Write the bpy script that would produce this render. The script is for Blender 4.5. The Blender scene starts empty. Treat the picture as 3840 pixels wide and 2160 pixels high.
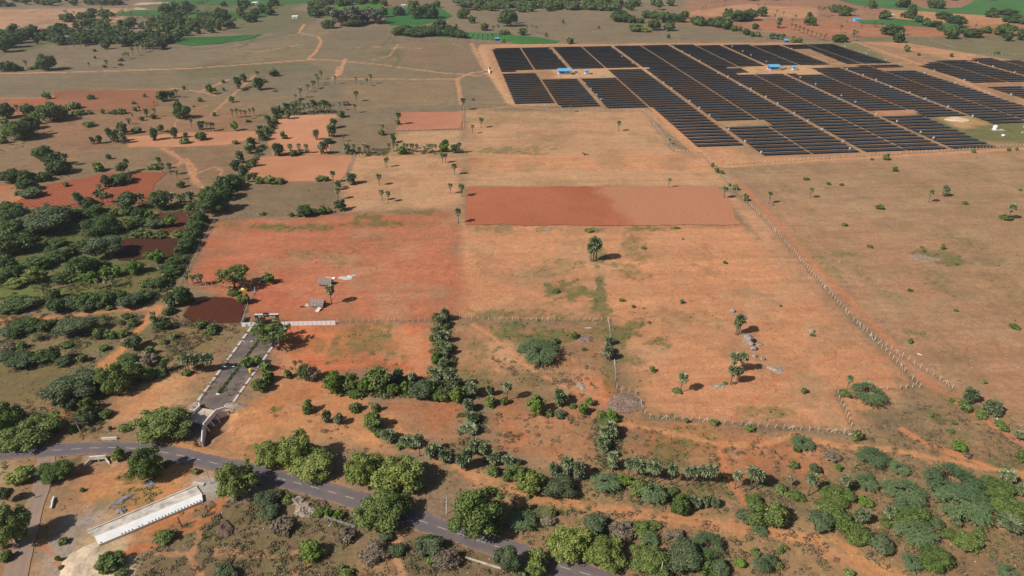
import bpy, bmesh, math, random
import numpy as np
from mathutils import Vector, Matrix
R = math.radians
SC = bpy.context.scene
# ------------------------------------------------------------------ camera, sky, sun, exposure
F, HC = 2560.0, 150.0                      # focal length in photo pixels, camera height in metres
TH = math.atan(1396.0 / F); CT, ST = math.cos(TH), math.sin(TH)
cam = bpy.data.cameras.new('camera'); cam.lens = 24; cam.sensor_width = 36; cam.clip_start = 1; cam.clip_end = 40000
co = bpy.data.objects.new('camera', cam); SC.collection.objects.link(co)
co.location = (0, 0, HC); co.rotation_euler = (math.pi / 2 - TH, 0, 0); SC.camera = co
SUN_EL, SUN_AZ = 42.0, 209.5               # where the sun stands, degrees (azimuth counter-clockwise from +X)
wd = bpy.data.worlds.new('World'); SC.world = wd; wd.use_nodes = True
nt = wd.node_tree; bg = nt.nodes['Background']
sky = nt.nodes.new('ShaderNodeTexSky'); sky.sky_type = 'NISHITA'; sky.sun_disc = False
sky.sun_elevation = R(SUN_EL); sky.sun_rotation = R(90 - SUN_AZ); sky.air_density = 1.0; sky.dust_density = 1.5
nt.links.new(sky.outputs[0], bg.inputs[0]); bg.inputs[1].default_value = 0.056
sl = bpy.data.lights.new('sun', 'SUN'); sl.energy = 4.6; sl.angle = R(0.5); sl.color = (1.0, 0.95, 0.86)
so = bpy.data.objects.new('sun', sl); SC.collection.objects.link(so)
sd = Vector((math.cos(R(SUN_AZ)) * math.cos(R(SUN_EL)), math.sin(R(SUN_AZ)) * math.cos(R(SUN_EL)), math.sin(R(SUN_EL))))
so.rotation_euler = (-sd).to_track_quat('-Z', 'Y').to_euler(); so.location = sd * 400
SC.view_settings.view_transform = 'Standard'; SC.view_settings.look = 'None'
SC.view_settings.exposure = 0.13; SC.view_settings.gamma = 1.0; SC.view_settings.use_curve_mapping = False
SC.cycles.max_bounces = 6; SC.cycles.diffuse_bounces = 2; SC.cycles.transparent_max_bounces = 6; SC.cycles.volume_bounces = 0
# ------------------------------------------------------------------ helpers
def W(u, v, z=0.0):                        # photo pixel -> point of the world at height z
    x = (u - 1920.0) / F; t = (1080.0 - v) / F
    k = (z - HC) / (-ST + t * CT)
    return Vector((x * k, (CT + t * ST) * k, z))
def PX(X, Y, z=0.0):                       # world -> photo pixel (works on arrays)
    w = HC - z; d = Y * CT + w * ST
    return 1920 + F * X / d, 1080 - F * (Y * ST - w * CT) / d
def q(t, x, y):                            # coordinates read in an enlarged tile -> photo pixel
    return (960 * int(t[0]) + x / 2.68333, 540 * int(t[1]) + y / 2.68333)
FV = 3840.0 / 2576.0
def fp(s): return [(float(a.split(',')[0]) * FV, float(a.split(',')[1]) * FV) for a in s.split()]
def pxs(s): return [tuple(float(b) for b in a.split(',')) for a in s.split()]
def wp(pts, z=0.0): return [W(u, v, z) for u, v in pts]
def ppm(v): return (v + 316.0) * CT / HC   # photo pixels per metre on the ground at image row v
def lin(c): return tuple((x / 255.0 / 12.92) if x <= 10 else (((x / 255.0) + 0.055) / 1.055) ** 2.4 for x in c)
ALB = 0.84
def A(r, g, b, k=ALB): return tuple(min(0.85, x * k) for x in lin((r, g, b)))
def link(o, parent=None):
    SC.collection.objects.link(o)
    if parent: o.parent = parent
    return o
def tag(o, label=None, cat=None, group=None, kind=None):
    if label: o['label'] = label
    if cat: o['category'] = cat
    if group: o['group'] = group
    if kind: o['kind'] = kind
    return o
def empty(name, loc, rz=0.0):
    o = bpy.data.objects.new(name, None); o.location = loc; o.rotation_euler = (0, 0, rz); o.empty_display_size = 0.5
    return link(o)
def mesh_np(name, V, Fq, mats, smooth=False, mi=None):
    V = np.asarray(V, dtype=np.float32); Fq = np.asarray(Fq, dtype=np.int32)
    me = bpy.data.meshes.new(name); k = Fq.shape[1]
    me.vertices.add(len(V)); me.vertices.foreach_set('co', V.ravel())
    me.loops.add(Fq.size); me.loops.foreach_set('vertex_index', Fq.ravel())
    me.polygons.add(len(Fq)); me.polygons.foreach_set('loop_start', np.arange(0, Fq.size, k, dtype=np.int32))
    me.polygons.foreach_set('loop_total', np.full(len(Fq), k, dtype=np.int32))
    for m in mats: me.materials.append(m)
    if mi is not None: me.polygons.foreach_set('material_index', np.asarray(mi, dtype=np.int32))
    if smooth: me.polygons.foreach_set('use_smooth', np.ones(len(Fq), dtype=bool))
    me.update(calc_edges=True)
    return me
class MB:                                  # collects boxes, bars, tubes and faces; build() links them as ONE mesh object
    def __init__(s): s.v = []; s.f = []; s.m = []
    def add(s, v, f, m=0):
        n = len(s.v); s.v += [tuple(p) for p in v]; s.f += [tuple(i + n for i in g) for g in f]; s.m += [m] * len(f)
    def hexa(s, b, t, m=0):                # four bottom and four top points
        s.add(list(b) + list(t), [(3, 2, 1, 0), (4, 5, 6, 7), (0, 1, 5, 4), (1, 2, 6, 5), (2, 3, 7, 6), (3, 0, 4, 7)], m)
    def box(s, x0, x1, y0, y1, z0, z1, m=0):
        s.hexa([(x0, y0, z0), (x1, y0, z0), (x1, y1, z0), (x0, y1, z0)], [(x0, y0, z1), (x1, y0, z1), (x1, y1, z1), (x0, y1, z1)], m)
    def bar(s, a, b, w, z0, z1, m=0, ext=0.0):   # upright wall of thickness w between two plan points
        a = Vector((a[0], a[1])); b = Vector((b[0], b[1])); d = (b - a).normalized(); n = Vector((-d.y, d.x)) * w / 2
        a = a - d * ext; b = b + d * ext
        c = [a - n, b - n, b + n, a + n]
        s.hexa([(p.x, p.y, z0) for p in c], [(p.x, p.y, z1) for p in c], m)
    def tube(s, a, b, r0, r1, n=8, m=0):
        a = Vector(a); b = Vector(b); d = (b - a).normalized()
        e = d.orthogonal().normalized(); g = d.cross(e)
        v = [a + (e * math.cos(i * 2 * math.pi / n) + g * math.sin(i * 2 * math.pi / n)) * r0 for i in range(n)]
        v += [b + (e * math.cos(i * 2 * math.pi / n) + g * math.sin(i * 2 * math.pi / n)) * r1 for i in range(n)]
        s.add(v, [(i, (i + 1) % n, n + (i + 1) % n, n + i) for i in range(n)] + [tuple(range(n, 2 * n)), tuple(range(n - 1, -1, -1))], m)
    def mesh(s, name, mats, smooth=False):
        me = bpy.data.meshes.new(name); me.from_pydata(s.v, [], s.f)
        for m in mats: me.materials.append(m)
        me.polygons.foreach_set('material_index', s.m)
        if smooth: me.polygons.foreach_set('use_smooth', [True] * len(s.f))
        me.update(); return me
    def build(s, name, mats, parent=None, smooth=False):
        if not isinstance(mats, (list, tuple)): mats = [mats]
        return link(bpy.data.objects.new(name, s.mesh(name, mats, smooth)), parent)
# ---- materials
def newmat(name):
    m = bpy.data.materials.new(name); m.use_nodes = True
    n = m.node_tree.nodes; b = n['Principled BSDF']
    return m, n, m.node_tree.links, b
def nd(n, t, **kw):
    x = n.new(t)
    for k, v in kw.items(): setattr(x, k, v)
    return x
def noise(n, l, scale, detail=3.0, vec=None, rough=0.55):
    t = nd(n, 'ShaderNodeTexNoise'); t.inputs['Scale'].default_value = scale; t.inputs['Detail'].default_value = detail
    t.inputs['Roughness'].default_value = rough
    if vec is not None: l.new(vec, t.inputs['Vector'])
    return t.outputs['Fac']
def mrange(n, l, x, a, b, c, d):
    m = nd(n, 'ShaderNodeMapRange'); l.new(x, m.inputs[0])
    for i, v in enumerate((a, b, c, d)): m.inputs[i + 1].default_value = v
    return m.outputs[0]
def mix(n, l, fac, a, b, mode='MIX'):
    m = nd(n, 'ShaderNodeMix', data_type='RGBA', blend_type=mode)
    for s, x in ((m.inputs[0], fac), (m.inputs[6], a), (m.inputs[7], b)):
        if isinstance(x, (int, float)): s.default_value = x
        elif isinstance(x, tuple): s.default_value = x if len(x) == 4 else x + (1,)
        else: l.new(x, s)
    return m.outputs[2]
def mul(n, l, a, b, op='MULTIPLY'):
    m = nd(n, 'ShaderNodeMath', operation=op)
    for s, x in ((m.inputs[0], a), (m.inputs[1], b)):
        if isinstance(x, (int, float)): s.default_value = x
        else: l.new(x, s)
    return m.outputs[0]
def simple(name, col, rough=0.7, var=0.25, scale=1.5, spec=0.3, metal=0.0, col2=None):
    m, n, l, b = newmat(name)
    g = nd(n, 'ShaderNodeNewGeometry')
    f = noise(n, l, scale, 4, g.outputs['Position'])
    if col2 is None: col2 = tuple(c * (1 - 1.6 * var) for c in col)
    c = mix(n, l, mrange(n, l, f, 0.35, 0.7, 0, 1), tuple(min(.9, x * (1 + var * .5)) for x in col), col2)
    l.new(c, b.inputs['Base Color']); b.inputs['Roughness'].default_value = rough
    b.inputs['Specular IOR Level'].default_value = spec; b.inputs['Metallic'].default_value = metal
    return m
# ---- numpy value noise in world metres
_rng = np.random.RandomState(7); _T = _rng.rand(256, 256).astype(np.float32)
def vn(x, y, s, o=0):
    x = x / s + 17.3 * o + 1000; y = y / s + 9.1 * o + 1000
    xi = np.floor(x).astype(int); yi = np.floor(y).astype(int); fx = x - xi; fy = y - yi
    fx = fx * fx * (3 - 2 * fx); fy = fy * fy * (3 - 2 * fy)
    a = _T[xi & 255, yi & 255]; b = _T[(xi + 1) & 255, yi & 255]; c = _T[xi & 255, (yi + 1) & 255]; d = _T[(xi + 1) & 255, (yi + 1) & 255]
    return (a * (1 - fx) + b * fx) * (1 - fy) + (c * (1 - fx) + d * fx) * fy
def fbm(x, y, s, o=0, k=3):
    r = 0; a = 0.5; t = 0
    for i in range(k): r = r + a * vn(x, y, s / 2 ** i, o + 3 * i); t += a; a *= 0.55
    return r / t
def sdist(x, y, P, closed=True):           # distance to a polyline, signed (inside > 0) when closed
    n = len(P); d = np.full(x.shape, 1e12); ins = np.zeros(x.shape, bool)
    for i in range(n if closed else n - 1):
        ax, ay = P[i][0], P[i][1]; bx, by = P[(i + 1) % n][0], P[(i + 1) % n][1]
        ex, ey = bx - ax, by - ay
        t = np.clip(((x - ax) * ex + (y - ay) * ey) / (ex * ex + ey * ey + 1e-9), 0, 1)
        d = np.minimum(d, (x - ax - t * ex) ** 2 + (y - ay - t * ey) ** 2)
        if closed:
            c = ((ay > y) != (by > y)) & (x < (bx - ax) * (y - ay) / (by - ay + 1e-12) + ax); ins ^= c
    d = np.sqrt(d)
    return np.where(ins, d, -d) if closed else d
def inpoly(u, v, P):
    r = False; n = len(P)
    for i in range(n):
        ax, ay = P[i]; bx, by = P[(i + 1) % n]
        if (ay > v) != (by > v) and u < (bx - ax) * (v - ay) / (by - ay + 1e-12) + ax: r = not r
    return r
# ------------------------------------------------------------------ the ground: one sheet, soil colours laid down field by field
# r g b  edge softness m  edge wander m  green cover  dry scrub | outline read off the photo (2576 wide)
PATCH = '''
146 124 102 40 20 .15 .1|-600,-130 3200,-130 3200,130 -600,130
136 119 97 12 8 .1 .05|-600,95 1240,90 1200,280 -600,420
150 120 93 14 10 .15 .1|-600,240 700,245 600,560 -600,620
150 128 102 6 4 .2 .2|600,110 760,100 790,150 680,156 500,150
128 112 92 5 3 .1 .1|830,78 985,74 1000,66 960,100 820,104
146 118 96 5 3 .1 .1|985,96 1190,104 1228,176 1100,172 960,155
126 114 90 5 4 .25 .2|540,160 770,156 830,180 640,186 480,200 440,178
152 126 98 6 4 .1 .1|860,215 1145,200 1150,262 880,275 860,250
132 116 96 6 4 .2 .2|640,60 800,46 760,80 700,92
152 130 106 6 4 .15 .1|1230,60 1500,40 1620,90 1300,96
190 145 115 10 8 .05 0|-100,25 330,20 300,60 120,70 130,95 -100,100
214 186 158 4 4 0 0|338,8 500,2 470,12 390,28 338,26
128 122 84 8 6 .5 0|330,15 640,-10 760,10 700,40 520,60
124 118 88 8 6 .3 0|640,20 800,30 780,60 650,90 560,80
138 112 88 6 5 .1 0|820,0 1100,0 1100,60 820,60
140 122 100 10 6 .12 .1|1150,35 1700,20 1900,110 1400,115 1200,95
165 118 90 8 5 0 0|1730,0 2576,0 2700,70 2576,100 2100,100 1700,60
196 140 104 5 3 0 0|1870,10 2060,20 2050,45 1880,45 1700,35
180 116 84 5 3 0 0|1900,55 2180,50 2560,60 2576,92 2250,96 1990,90 1900,70
196 140 100 4 3 0 0|2240,25 2576,38 2700,60 2450,62 2200,50
140 124 96 6 4 .3 .05|2140,92 2350,92 2576,86 2700,100 2700,150 2330,155
150 124 98 8 5 .15 .1|1230,100 2260,104 2330,150 1230,130
200 146 108 3 1.5 0 0|1205,112 2260,105 2600,160 2900,420 2400,400 1820,420 1740,380 1620,268 1290,266 1215,170
176 132 98 8 5 .08 .05|1230,120 2220,112 2576,190 2576,380 1900,396 1660,285 1300,258
160 140 96 6 4 .5 .05|2010,108 2170,108 2250,158 2180,160
140 128 84 8 6 .55 .1|2260,280 2420,285 2700,330 2700,370 2450,350 2330,300
206 160 118 4 3 0 0|1385,168 1640,170 1665,196 1400,196
206 160 118 4 3 0 0|1910,150 2070,166 2100,192 1860,190 1880,165
185 146 110 4 3 .15 0|1805,302 1905,300 1930,320 1830,322
196 140 104 3 2 0 0|2195,274 2290,272 2318,288 2230,292
196 150 105 6 4 .1 0|2340,290 2420,288 2500,312 2420,326
166 102 74 1.5 1 0 0|135,228 455,225 400,240 392,270 384,279 150,280 130,255
176 104 74 3 2 0 .05|-60,252 132,250 150,285 100,295 -60,290
206 142 106 1.5 1.5 0 0|700,290 850,288 832,345 826,390 690,392 672,360 690,320
204 142 106 2 1.5 0 0|322,345 480,333 640,330 660,345 570,366 400,372 320,372
160 118 90 8 5 .1 .15|100,290 640,270 640,330 320,345 100,440
160 88 60 1.5 1.5 0 0|20,520 100,468 270,436 425,434 395,460 380,512 200,524
190 120 84 2 1.5 0 0|-60,470 60,462 100,470 40,510 -60,515
152 116 90 8 5 .15 .15|420,380 560,370 620,420 520,480 380,520 330,470
178 92 64 1.5 1 0 0|1006,282 1165,281 1163,325 1000,328
198 154 116 3 2 .1 0|1000,329 1163,328 1165,385 960,388 970,360
200 134 98 1.5 1 0 0|640,397 700,392 890,391 872,430 860,456 650,462 618,432
138 113 90 4 3 .15 .1|620,462 850,458 862,470 838,525 700,545 590,548 590,500
146 120 96 5 3 .15 .1|860,330 1000,300 990,380 880,380
200 150 112 5 3 .06 0|890,390 1168,386 1160,560 1090,525 870,532 860,480
202 152 114 6 4 .08 0|1168,280 1622,280 1690,370 1750,385 1880,470 1165,472
204 146 106 4 4 .02 0|1180,385 1740,385 1800,430 1180,425
206 144 104 5 4 .05 .01|1150,562 1870,562 2315,978 2142,1088 1620,1052 1540,810 1150,805
178 92 62 1.2 .8 0 0|1176,470 1560,470 1545,520 1570,568 1170,566
182 112 80 1.2 .8 0 0|1545,470 1808,471 1840,520 1862,566 1560,568 1530,520
205 150 112 3 2 .02 0|1810,472 1960,560 2100,720 2040,760 1880,565
190 114 82 5 4 .05 0|530,556 800,545 1152,528 1150,640 1152,805 650,812 625,780 480,705 500,620
192 120 88 8 6 .02 0|540,600 1000,570 1140,560 1140,780 700,790 640,700
188 110 80 6 4 .02 0|480,690 720,640 760,790 650,805 620,760
202 116 78 4 3 .04 .03|715,822 1092,812 1086,955 960,930 830,946 700,962 690,880
208 128 82 8 5 0 0|780,840 1060,830 1080,900 900,880 760,900
172 124 90 8 6 .15 .12|1120,810 1540,806 1550,1000 1300,1010 1120,960
196 140 104 8 5 .02 .05|1160,820 1240,815 1330,900 1280,960 1160,900
200 124 84 6 4 .02 .03|1430,920 1500,950 1600,1010 1560,1070 1480,1000
184 118 82 5 4 .08 .1|975,1008 1160,1008 1162,1120 1080,1112 960,1060
186 124 86 6 4 .06 .12|1250,1010 1500,1030 1500,1160 1400,1170 1240,1130
180 138 106 14 10 .14 .03|1830,430 2260,390 2900,370 2900,1250 2350,1000 2180,830 2000,650 1900,520
182 134 102 25 15 .1 .02|1900,520 2400,600 2800,900 2700,1200 2350,980 2100,720
188 132 98 6 5 .05 .04|1870,480 1900,500 2120,740 2300,920 2480,1010 2400,1000 2150,790 1980,620
162 124 92 10 8 .2 .4|1480,1060 2150,1095 2330,980 2900,1200 2900,1700 1500,1700 1150,1260 1500,1180
190 124 84 8 6 .04 .1|1580,1060 1830,1090 2100,1120 2000,1200 1800,1190 1600,1130
176 136 98 10 8 .16 .25|1150,1190 1500,1250 1900,1310 2300,1420 2400,1600 2000,1500 1700,1330 1300,1290 1120,1230
186 132 94 12 8 .08 .15|440,900 560,880 470,1020 330,1090 120,1140 60,1130 250,1000
204 146 100 6 5 0 .03|300,985 480,930 500,980 430,1050 300,1070
198 140 96 6 4 .02 .06|560,1040 720,980 900,960 960,1060 1000,1150 820,1110 640,1150 540,1110
196 128 84 6 5 .04 .08|680,960 830,950 900,1010 700,1050 640,1010
156 122 88 8 6 .35 .45|440,790 620,815 560,880 430,940 380,850
148 120 88 10 8 .35 .35|-100,780 400,790 430,900 300,980 160,960 -100,920
128 106 70 5 4 .25 .05|-60,935 130,920 210,980 160,1030 60,1045 -60,1040
156 116 84 6 6 .3 .35|100,990 260,980 280,1090 60,1130 -60,1130
112 50 34 1.5 1 0 0|458,795 475,770 540,746 622,757 612,815 490,812
92 46 32 1.5 1.5 0 0|312,600 466,598 444,652 296,657 285,640
112 58 40 2 1.5 0 0|362,568 400,535 495,528 478,585 420,592
124 134 58 4 4 .55 0|60,600 160,618 300,640 250,655 90,650
122 128 58 4 4 .5 0|-60,700 110,720 180,725 440,668 420,730 300,760 -60,745
126 108 64 4 3 .4 0|300,690 450,660 420,735 180,735 180,710
104 104 62 10 8 .5 .2|-60,540 330,520 420,560 300,640 480,640 300,700 -60,700
196 136 92 8 5 .06 .1|150,1165 520,1160 640,1175 530,1240 420,1300 250,1370 160,1260
200 140 92 5 4 0 .03|300,1180 480,1190 460,1240 260,1290 250,1220
198 128 80 4 4 .02 .06|270,1370 500,1240 560,1250 540,1300 430,1345 300,1390
130 104 80 10 8 .2 .55|520,1260 700,1230 960,1330 1240,1420 1400,1500 300,1600 270,1440 430,1350
140 110 84 8 6 .2 .4|640,1200 900,1280 1200,1390 1180,1420 860,1320
172 128 92 5 4 .1 .2|880,1330 1010,1340 980,1449 900,1449
220 196 160 2 2 0 .02|205,1430 200,1360 290,1360 330,1400 345,1460 220,1480
196 168 134 5 3 .02 .05|170,1330 330,1330 330,1420 180,1400
150 146 146 2.5 2 0 0|95,1400 110,1360 190,1320 200,1400 150,1449 80,1470
150 144 140 5 2.5 0 0|155,1310 260,1280 250,1320 170,1345
170 160 150 4 2 0 0|485,1200 570,1195 640,1240 500,1260
190 160 124 5 4 .1 .15|-60,1160 70,1170 60,1330 -60,1350
176 130 92 6 4 .1 .1|60,1145 140,1150 100,1449 -60,1500 20,1350
192 128 84 3 1.5 0 0|380,1090 430,1100 560,1125 660,1160 720,1185 880,1245 960,1275 930,1250 800,1190 640,1135 520,1110
'''
# loose blobs of low green growth: centre, radii, strength (2576-wide pixels)
GREEN = '''710,570,120,10,.8 960,562,90,9,.7 1060,535,60,6,.8 940,548,40,8,.9 880,665,60,8,.35 800,640,70,10,.25 900,610,40,20,.2
1270,378,90,10,.6 1350,350,80,14,.25 1300,300,90,18,.3 1500,580,18,8,.8 1640,574,70,6,.8 1390,574,60,8,.5 1230,576,60,9,.4
1590,620,28,34,.45 1580,690,40,22,.5 1500,640,22,22,.7 1440,730,48,22,.8 1510,720,15,60,.9 1510,780,22,30,.8 1420,660,60,16,.35 1350,690,60,8,.3
1280,790,110,9,.5 1590,830,60,30,.7 1650,860,60,18,.6 1620,800,50,20,.45 1750,800,60,18,.3 1560,900,40,24,.55 1600,960,50,30,.3 1690,1010,40,8,.25 1680,1050,60,8,.4
1900,1035,90,14,.45 1960,1010,60,8,.2 1330,840,110,34,.75 1200,880,40,50,.5 1180,950,60,30,.5 1300,960,80,30,.35 1500,840,40,20,.4 1540,940,18,60,.6 1640,800,80,12,.4
920,870,60,40,.55 950,920,60,30,.6 760,870,40,16,.35 1680,1140,60,50,.7 1760,1130,70,40,.3 2450,620,40,40,.35 2360,650,60,14,.6 2420,900,50,10,.25 2560,740,40,60,.3
2350,700,40,30,.3 2100,690,20,50,.35 2200,720,18,60,.3 2120,640,70,6,.5 2260,760,40,18,.3 2300,840,30,14,.45 2360,1060,24,24,.6 2440,1030,40,20,.4 2400,1090,30,20,.4
2180,1040,60,12,.5 2060,1090,40,10,.35 1240,1290,70,16,.8 1430,1275,60,14,.7 1330,1300,40,24,.8 1500,1310,50,10,.6 1620,1370,40,14,.4 2560,1180,60,40,.5 2420,1160,50,10,.5
980,135,30,10,.7 985,110,20,8,.4 1150,240,30,10,.25 1090,120,50,14,.2 1500,100,60,10,.2 1000,165,60,8,.25 1100,180,40,8,.3 60,120,30,20,.8 60,70,40,18,.3
230,355,60,12,.25 460,520,40,30,.3 620,700,30,20,.3 700,1140,50,20,.4 900,1140,40,10,.35 760,1120,70,8,.6 650,1130,30,10,.5 700,1030,16,8,.7 620,1150,60,10,.4
330,1200,60,14,.45 360,1245,60,20,.4 300,1260,50,20,.35 600,1300,70,30,.4 760,1330,80,40,.35 640,1380,80,30,.35 840,1400,90,30,.3 560,1360,50,40,.35 1050,1400,60,30,.35
500,1340,40,16,.5 1000,1310,60,10,.5 900,1270,60,8,.6 2440,1290,120,60,.35 2000,1250,120,40,.3 2200,1180,80,24,.35 1750,1230,80,24,.5 1330,1200,80,20,.4 1150,1190,60,10,.3'''
# tracks: width m, softness m, r g b | line (2576 wide)
TRACK = '''4.5 1.5 212 158 118|-60,186 200,181 480,172 690,157 790,150
4 1.5 210 152 112|765,62 752,82 800,92 808,105 795,130 775,148 830,151 960,163 1100,182 1230,193
4 1.5 206 150 112|868,148 855,185 830,200 900,198 1060,200 1150,198 1190,182 1232,180
5 2 200 150 112|1187,108 1200,140 1225,185
7 2.5 206 160 118|1208,120 1232,180 1258,220 1286,260
4 1.5 204 150 112|1150,198 1157,240 1160,262
3.5 1.5 206 150 112|850,168 848,185 838,196
2.6 1.2 200 145 108|640,190 590,235 560,262 530,290
3 1.2 200 150 112|540,240 500,230 430,222
3.5 1.4 206 146 108|575,200 540,215 500,232
1.8 1 200 150 116|430,380 470,410 480,440 520,478
3 1.2 200 140 100|470,400 490,425 485,455 525,480
1.5 .8 200 150 115|480,442 540,420 560,430 545,455
1.2 .6 200 150 115|520,265 460,290 440,310 436,330 490,345 540,330
3.5 1.6 196 140 104|440,420 460,405 410,372
2.5 1 200 140 100|210,232 240,226 455,224
2.5 1 196 140 104|0,247 130,247 150,233
3 1.5 204 148 108|1180,278 1290,268 1400,276 1625,276 1660,310 1740,378 1790,410 1815,420
4.5 1.4 210 152 108|1640,270 1700,330 1770,390 1800,416 1830,420 2000,405 2300,390 2576,374 2800,362
4 1.2 205 150 112|1215,186 1300,180 1500,172 1650,166 1950,160 2180,160 2330,158
6 1.4 206 150 108|2150,105 2280,150 2400,195 2576,275 2800,385
4 1.2 206 150 108|2430,212 2576,204 2800,190
2.5 1 196 150 112|2005,108 2080,135 2185,163
1.4 .8 196 146 110|1400,540 1380,570 1375,600 1360,640 1300,660
2.6 1.6 194 130 94|1850,450 1900,500 2010,620 2110,725 2250,870 2330,960 2576,1120
1.6 .8 208 146 105|1190,815 1240,850 1280,880 1300,905 1400,965 1500,1000 1560,1010
1.4 .7 196 128 88|2240,900 2080,905 1960,950 1880,1020 1840,1060
2.6 1.4 200 130 84|400,770 375,790 330,860 270,920 230,960 200,1010 120,1080 60,1130
5 2 202 140 92|395,775 370,810 310,870 250,930
2.5 1.2 202 134 92|-20,805 120,800 250,785 390,775
2 1 200 134 92|0,830 25,800
4 2.5 200 140 96|980,1050 1010,1100 1100,1150 1200,1200 1350,1250 1600,1290 1800,1320 2000,1350 2200,1440 2300,1500
2.4 1 206 146 100|1560,1065 1700,1090 1800,1115 1900,1120 2000,1095 2100,1120 2230,1130 2330,1150 2500,1180 2650,1200
2 1 206 136 92|2270,1080 2340,1120 2450,1160 2600,1210
2.2 1 204 130 88|1810,1115 1820,1170 1840,1220 1870,1260
2 1 196 140 100|2300,1140 2400,1200 2480,1260 2520,1330
3 1.5 206 146 96|1990,1350 2100,1360 2160,1400 2250,1449 2300,1480
1.6 1 184 132 94|500,1300 500,1350 480,1400 505,1449
1.4 .8 178 132 96|480,1395 400,1395 330,1370
1.8 .9 196 146 108|1005,1340 990,1380 1010,1449
3 1.6 200 140 92|380,1104 450,1118 530,1138 650,1180 760,1222
3 1.5 190 120 78|560,1262 530,1300 480,1330 300,1400
2 1 190 130 90|150,1420 100,1360
3.5 3 98 100 74|600,120 640,102 700,90 760,78
3.5 3 100 102 76|430,119 520,124 560,116 660,97
3 3 110 106 80|985,92 1000,120 1005,150 990,170
3 2.5 106 102 80|985,97 1100,107 1186,106
3 3 104 100 78|815,122 880,126 960,116 985,92
3 2.5 112 104 82|540,160 640,140 700,128 790,120
2.5 1.5 196 152 118|640,132 700,122 760,112
2.5 1.5 200 152 116|900,120 940,118 1060,122
2.5 2 196 150 116|1000,112 980,140 940,150
2.5 1.4 180 132 96|740,1449 820,1380 700,1400 540,1390'''
def parse_patches():
    L = []
    for ln in PATCH.strip().split('\n'):
        a, b = ln.split('|'); n = [float(x) for x in a.split()]
        L.append((A(*n[:3]), n[3], n[4], n[5], n[6], [tuple(p[:2]) for p in wp(fp(b))]))
    return L
def parse_green():
    L = []
    for s in GREEN.split():
        x, y, rx, ry, g = (float(a) for a in s.split(','))
        c = W(x * FV, y * FV); r1 = rx * FV / ppm(y * FV)
        r2 = (W(x * FV, (y - ry) * FV) - W(x * FV, (y + ry) * FV)).length / 2
        L.append((c.x, c.y, r1, r2, g))
    return L
def parse_tracks():
    L = []
    for ln in TRACK.strip().split('\n'):
        a, b = ln.split('|'); n = [float(x) for x in a.split()]
        L.append((n[0], n[1], A(*n[2:5]), [tuple(p[:2]) for p in wp(fp(b))]))
    return L
PATS, GRNS, TRKS = parse_patches(), parse_green(), parse_tracks()
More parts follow.
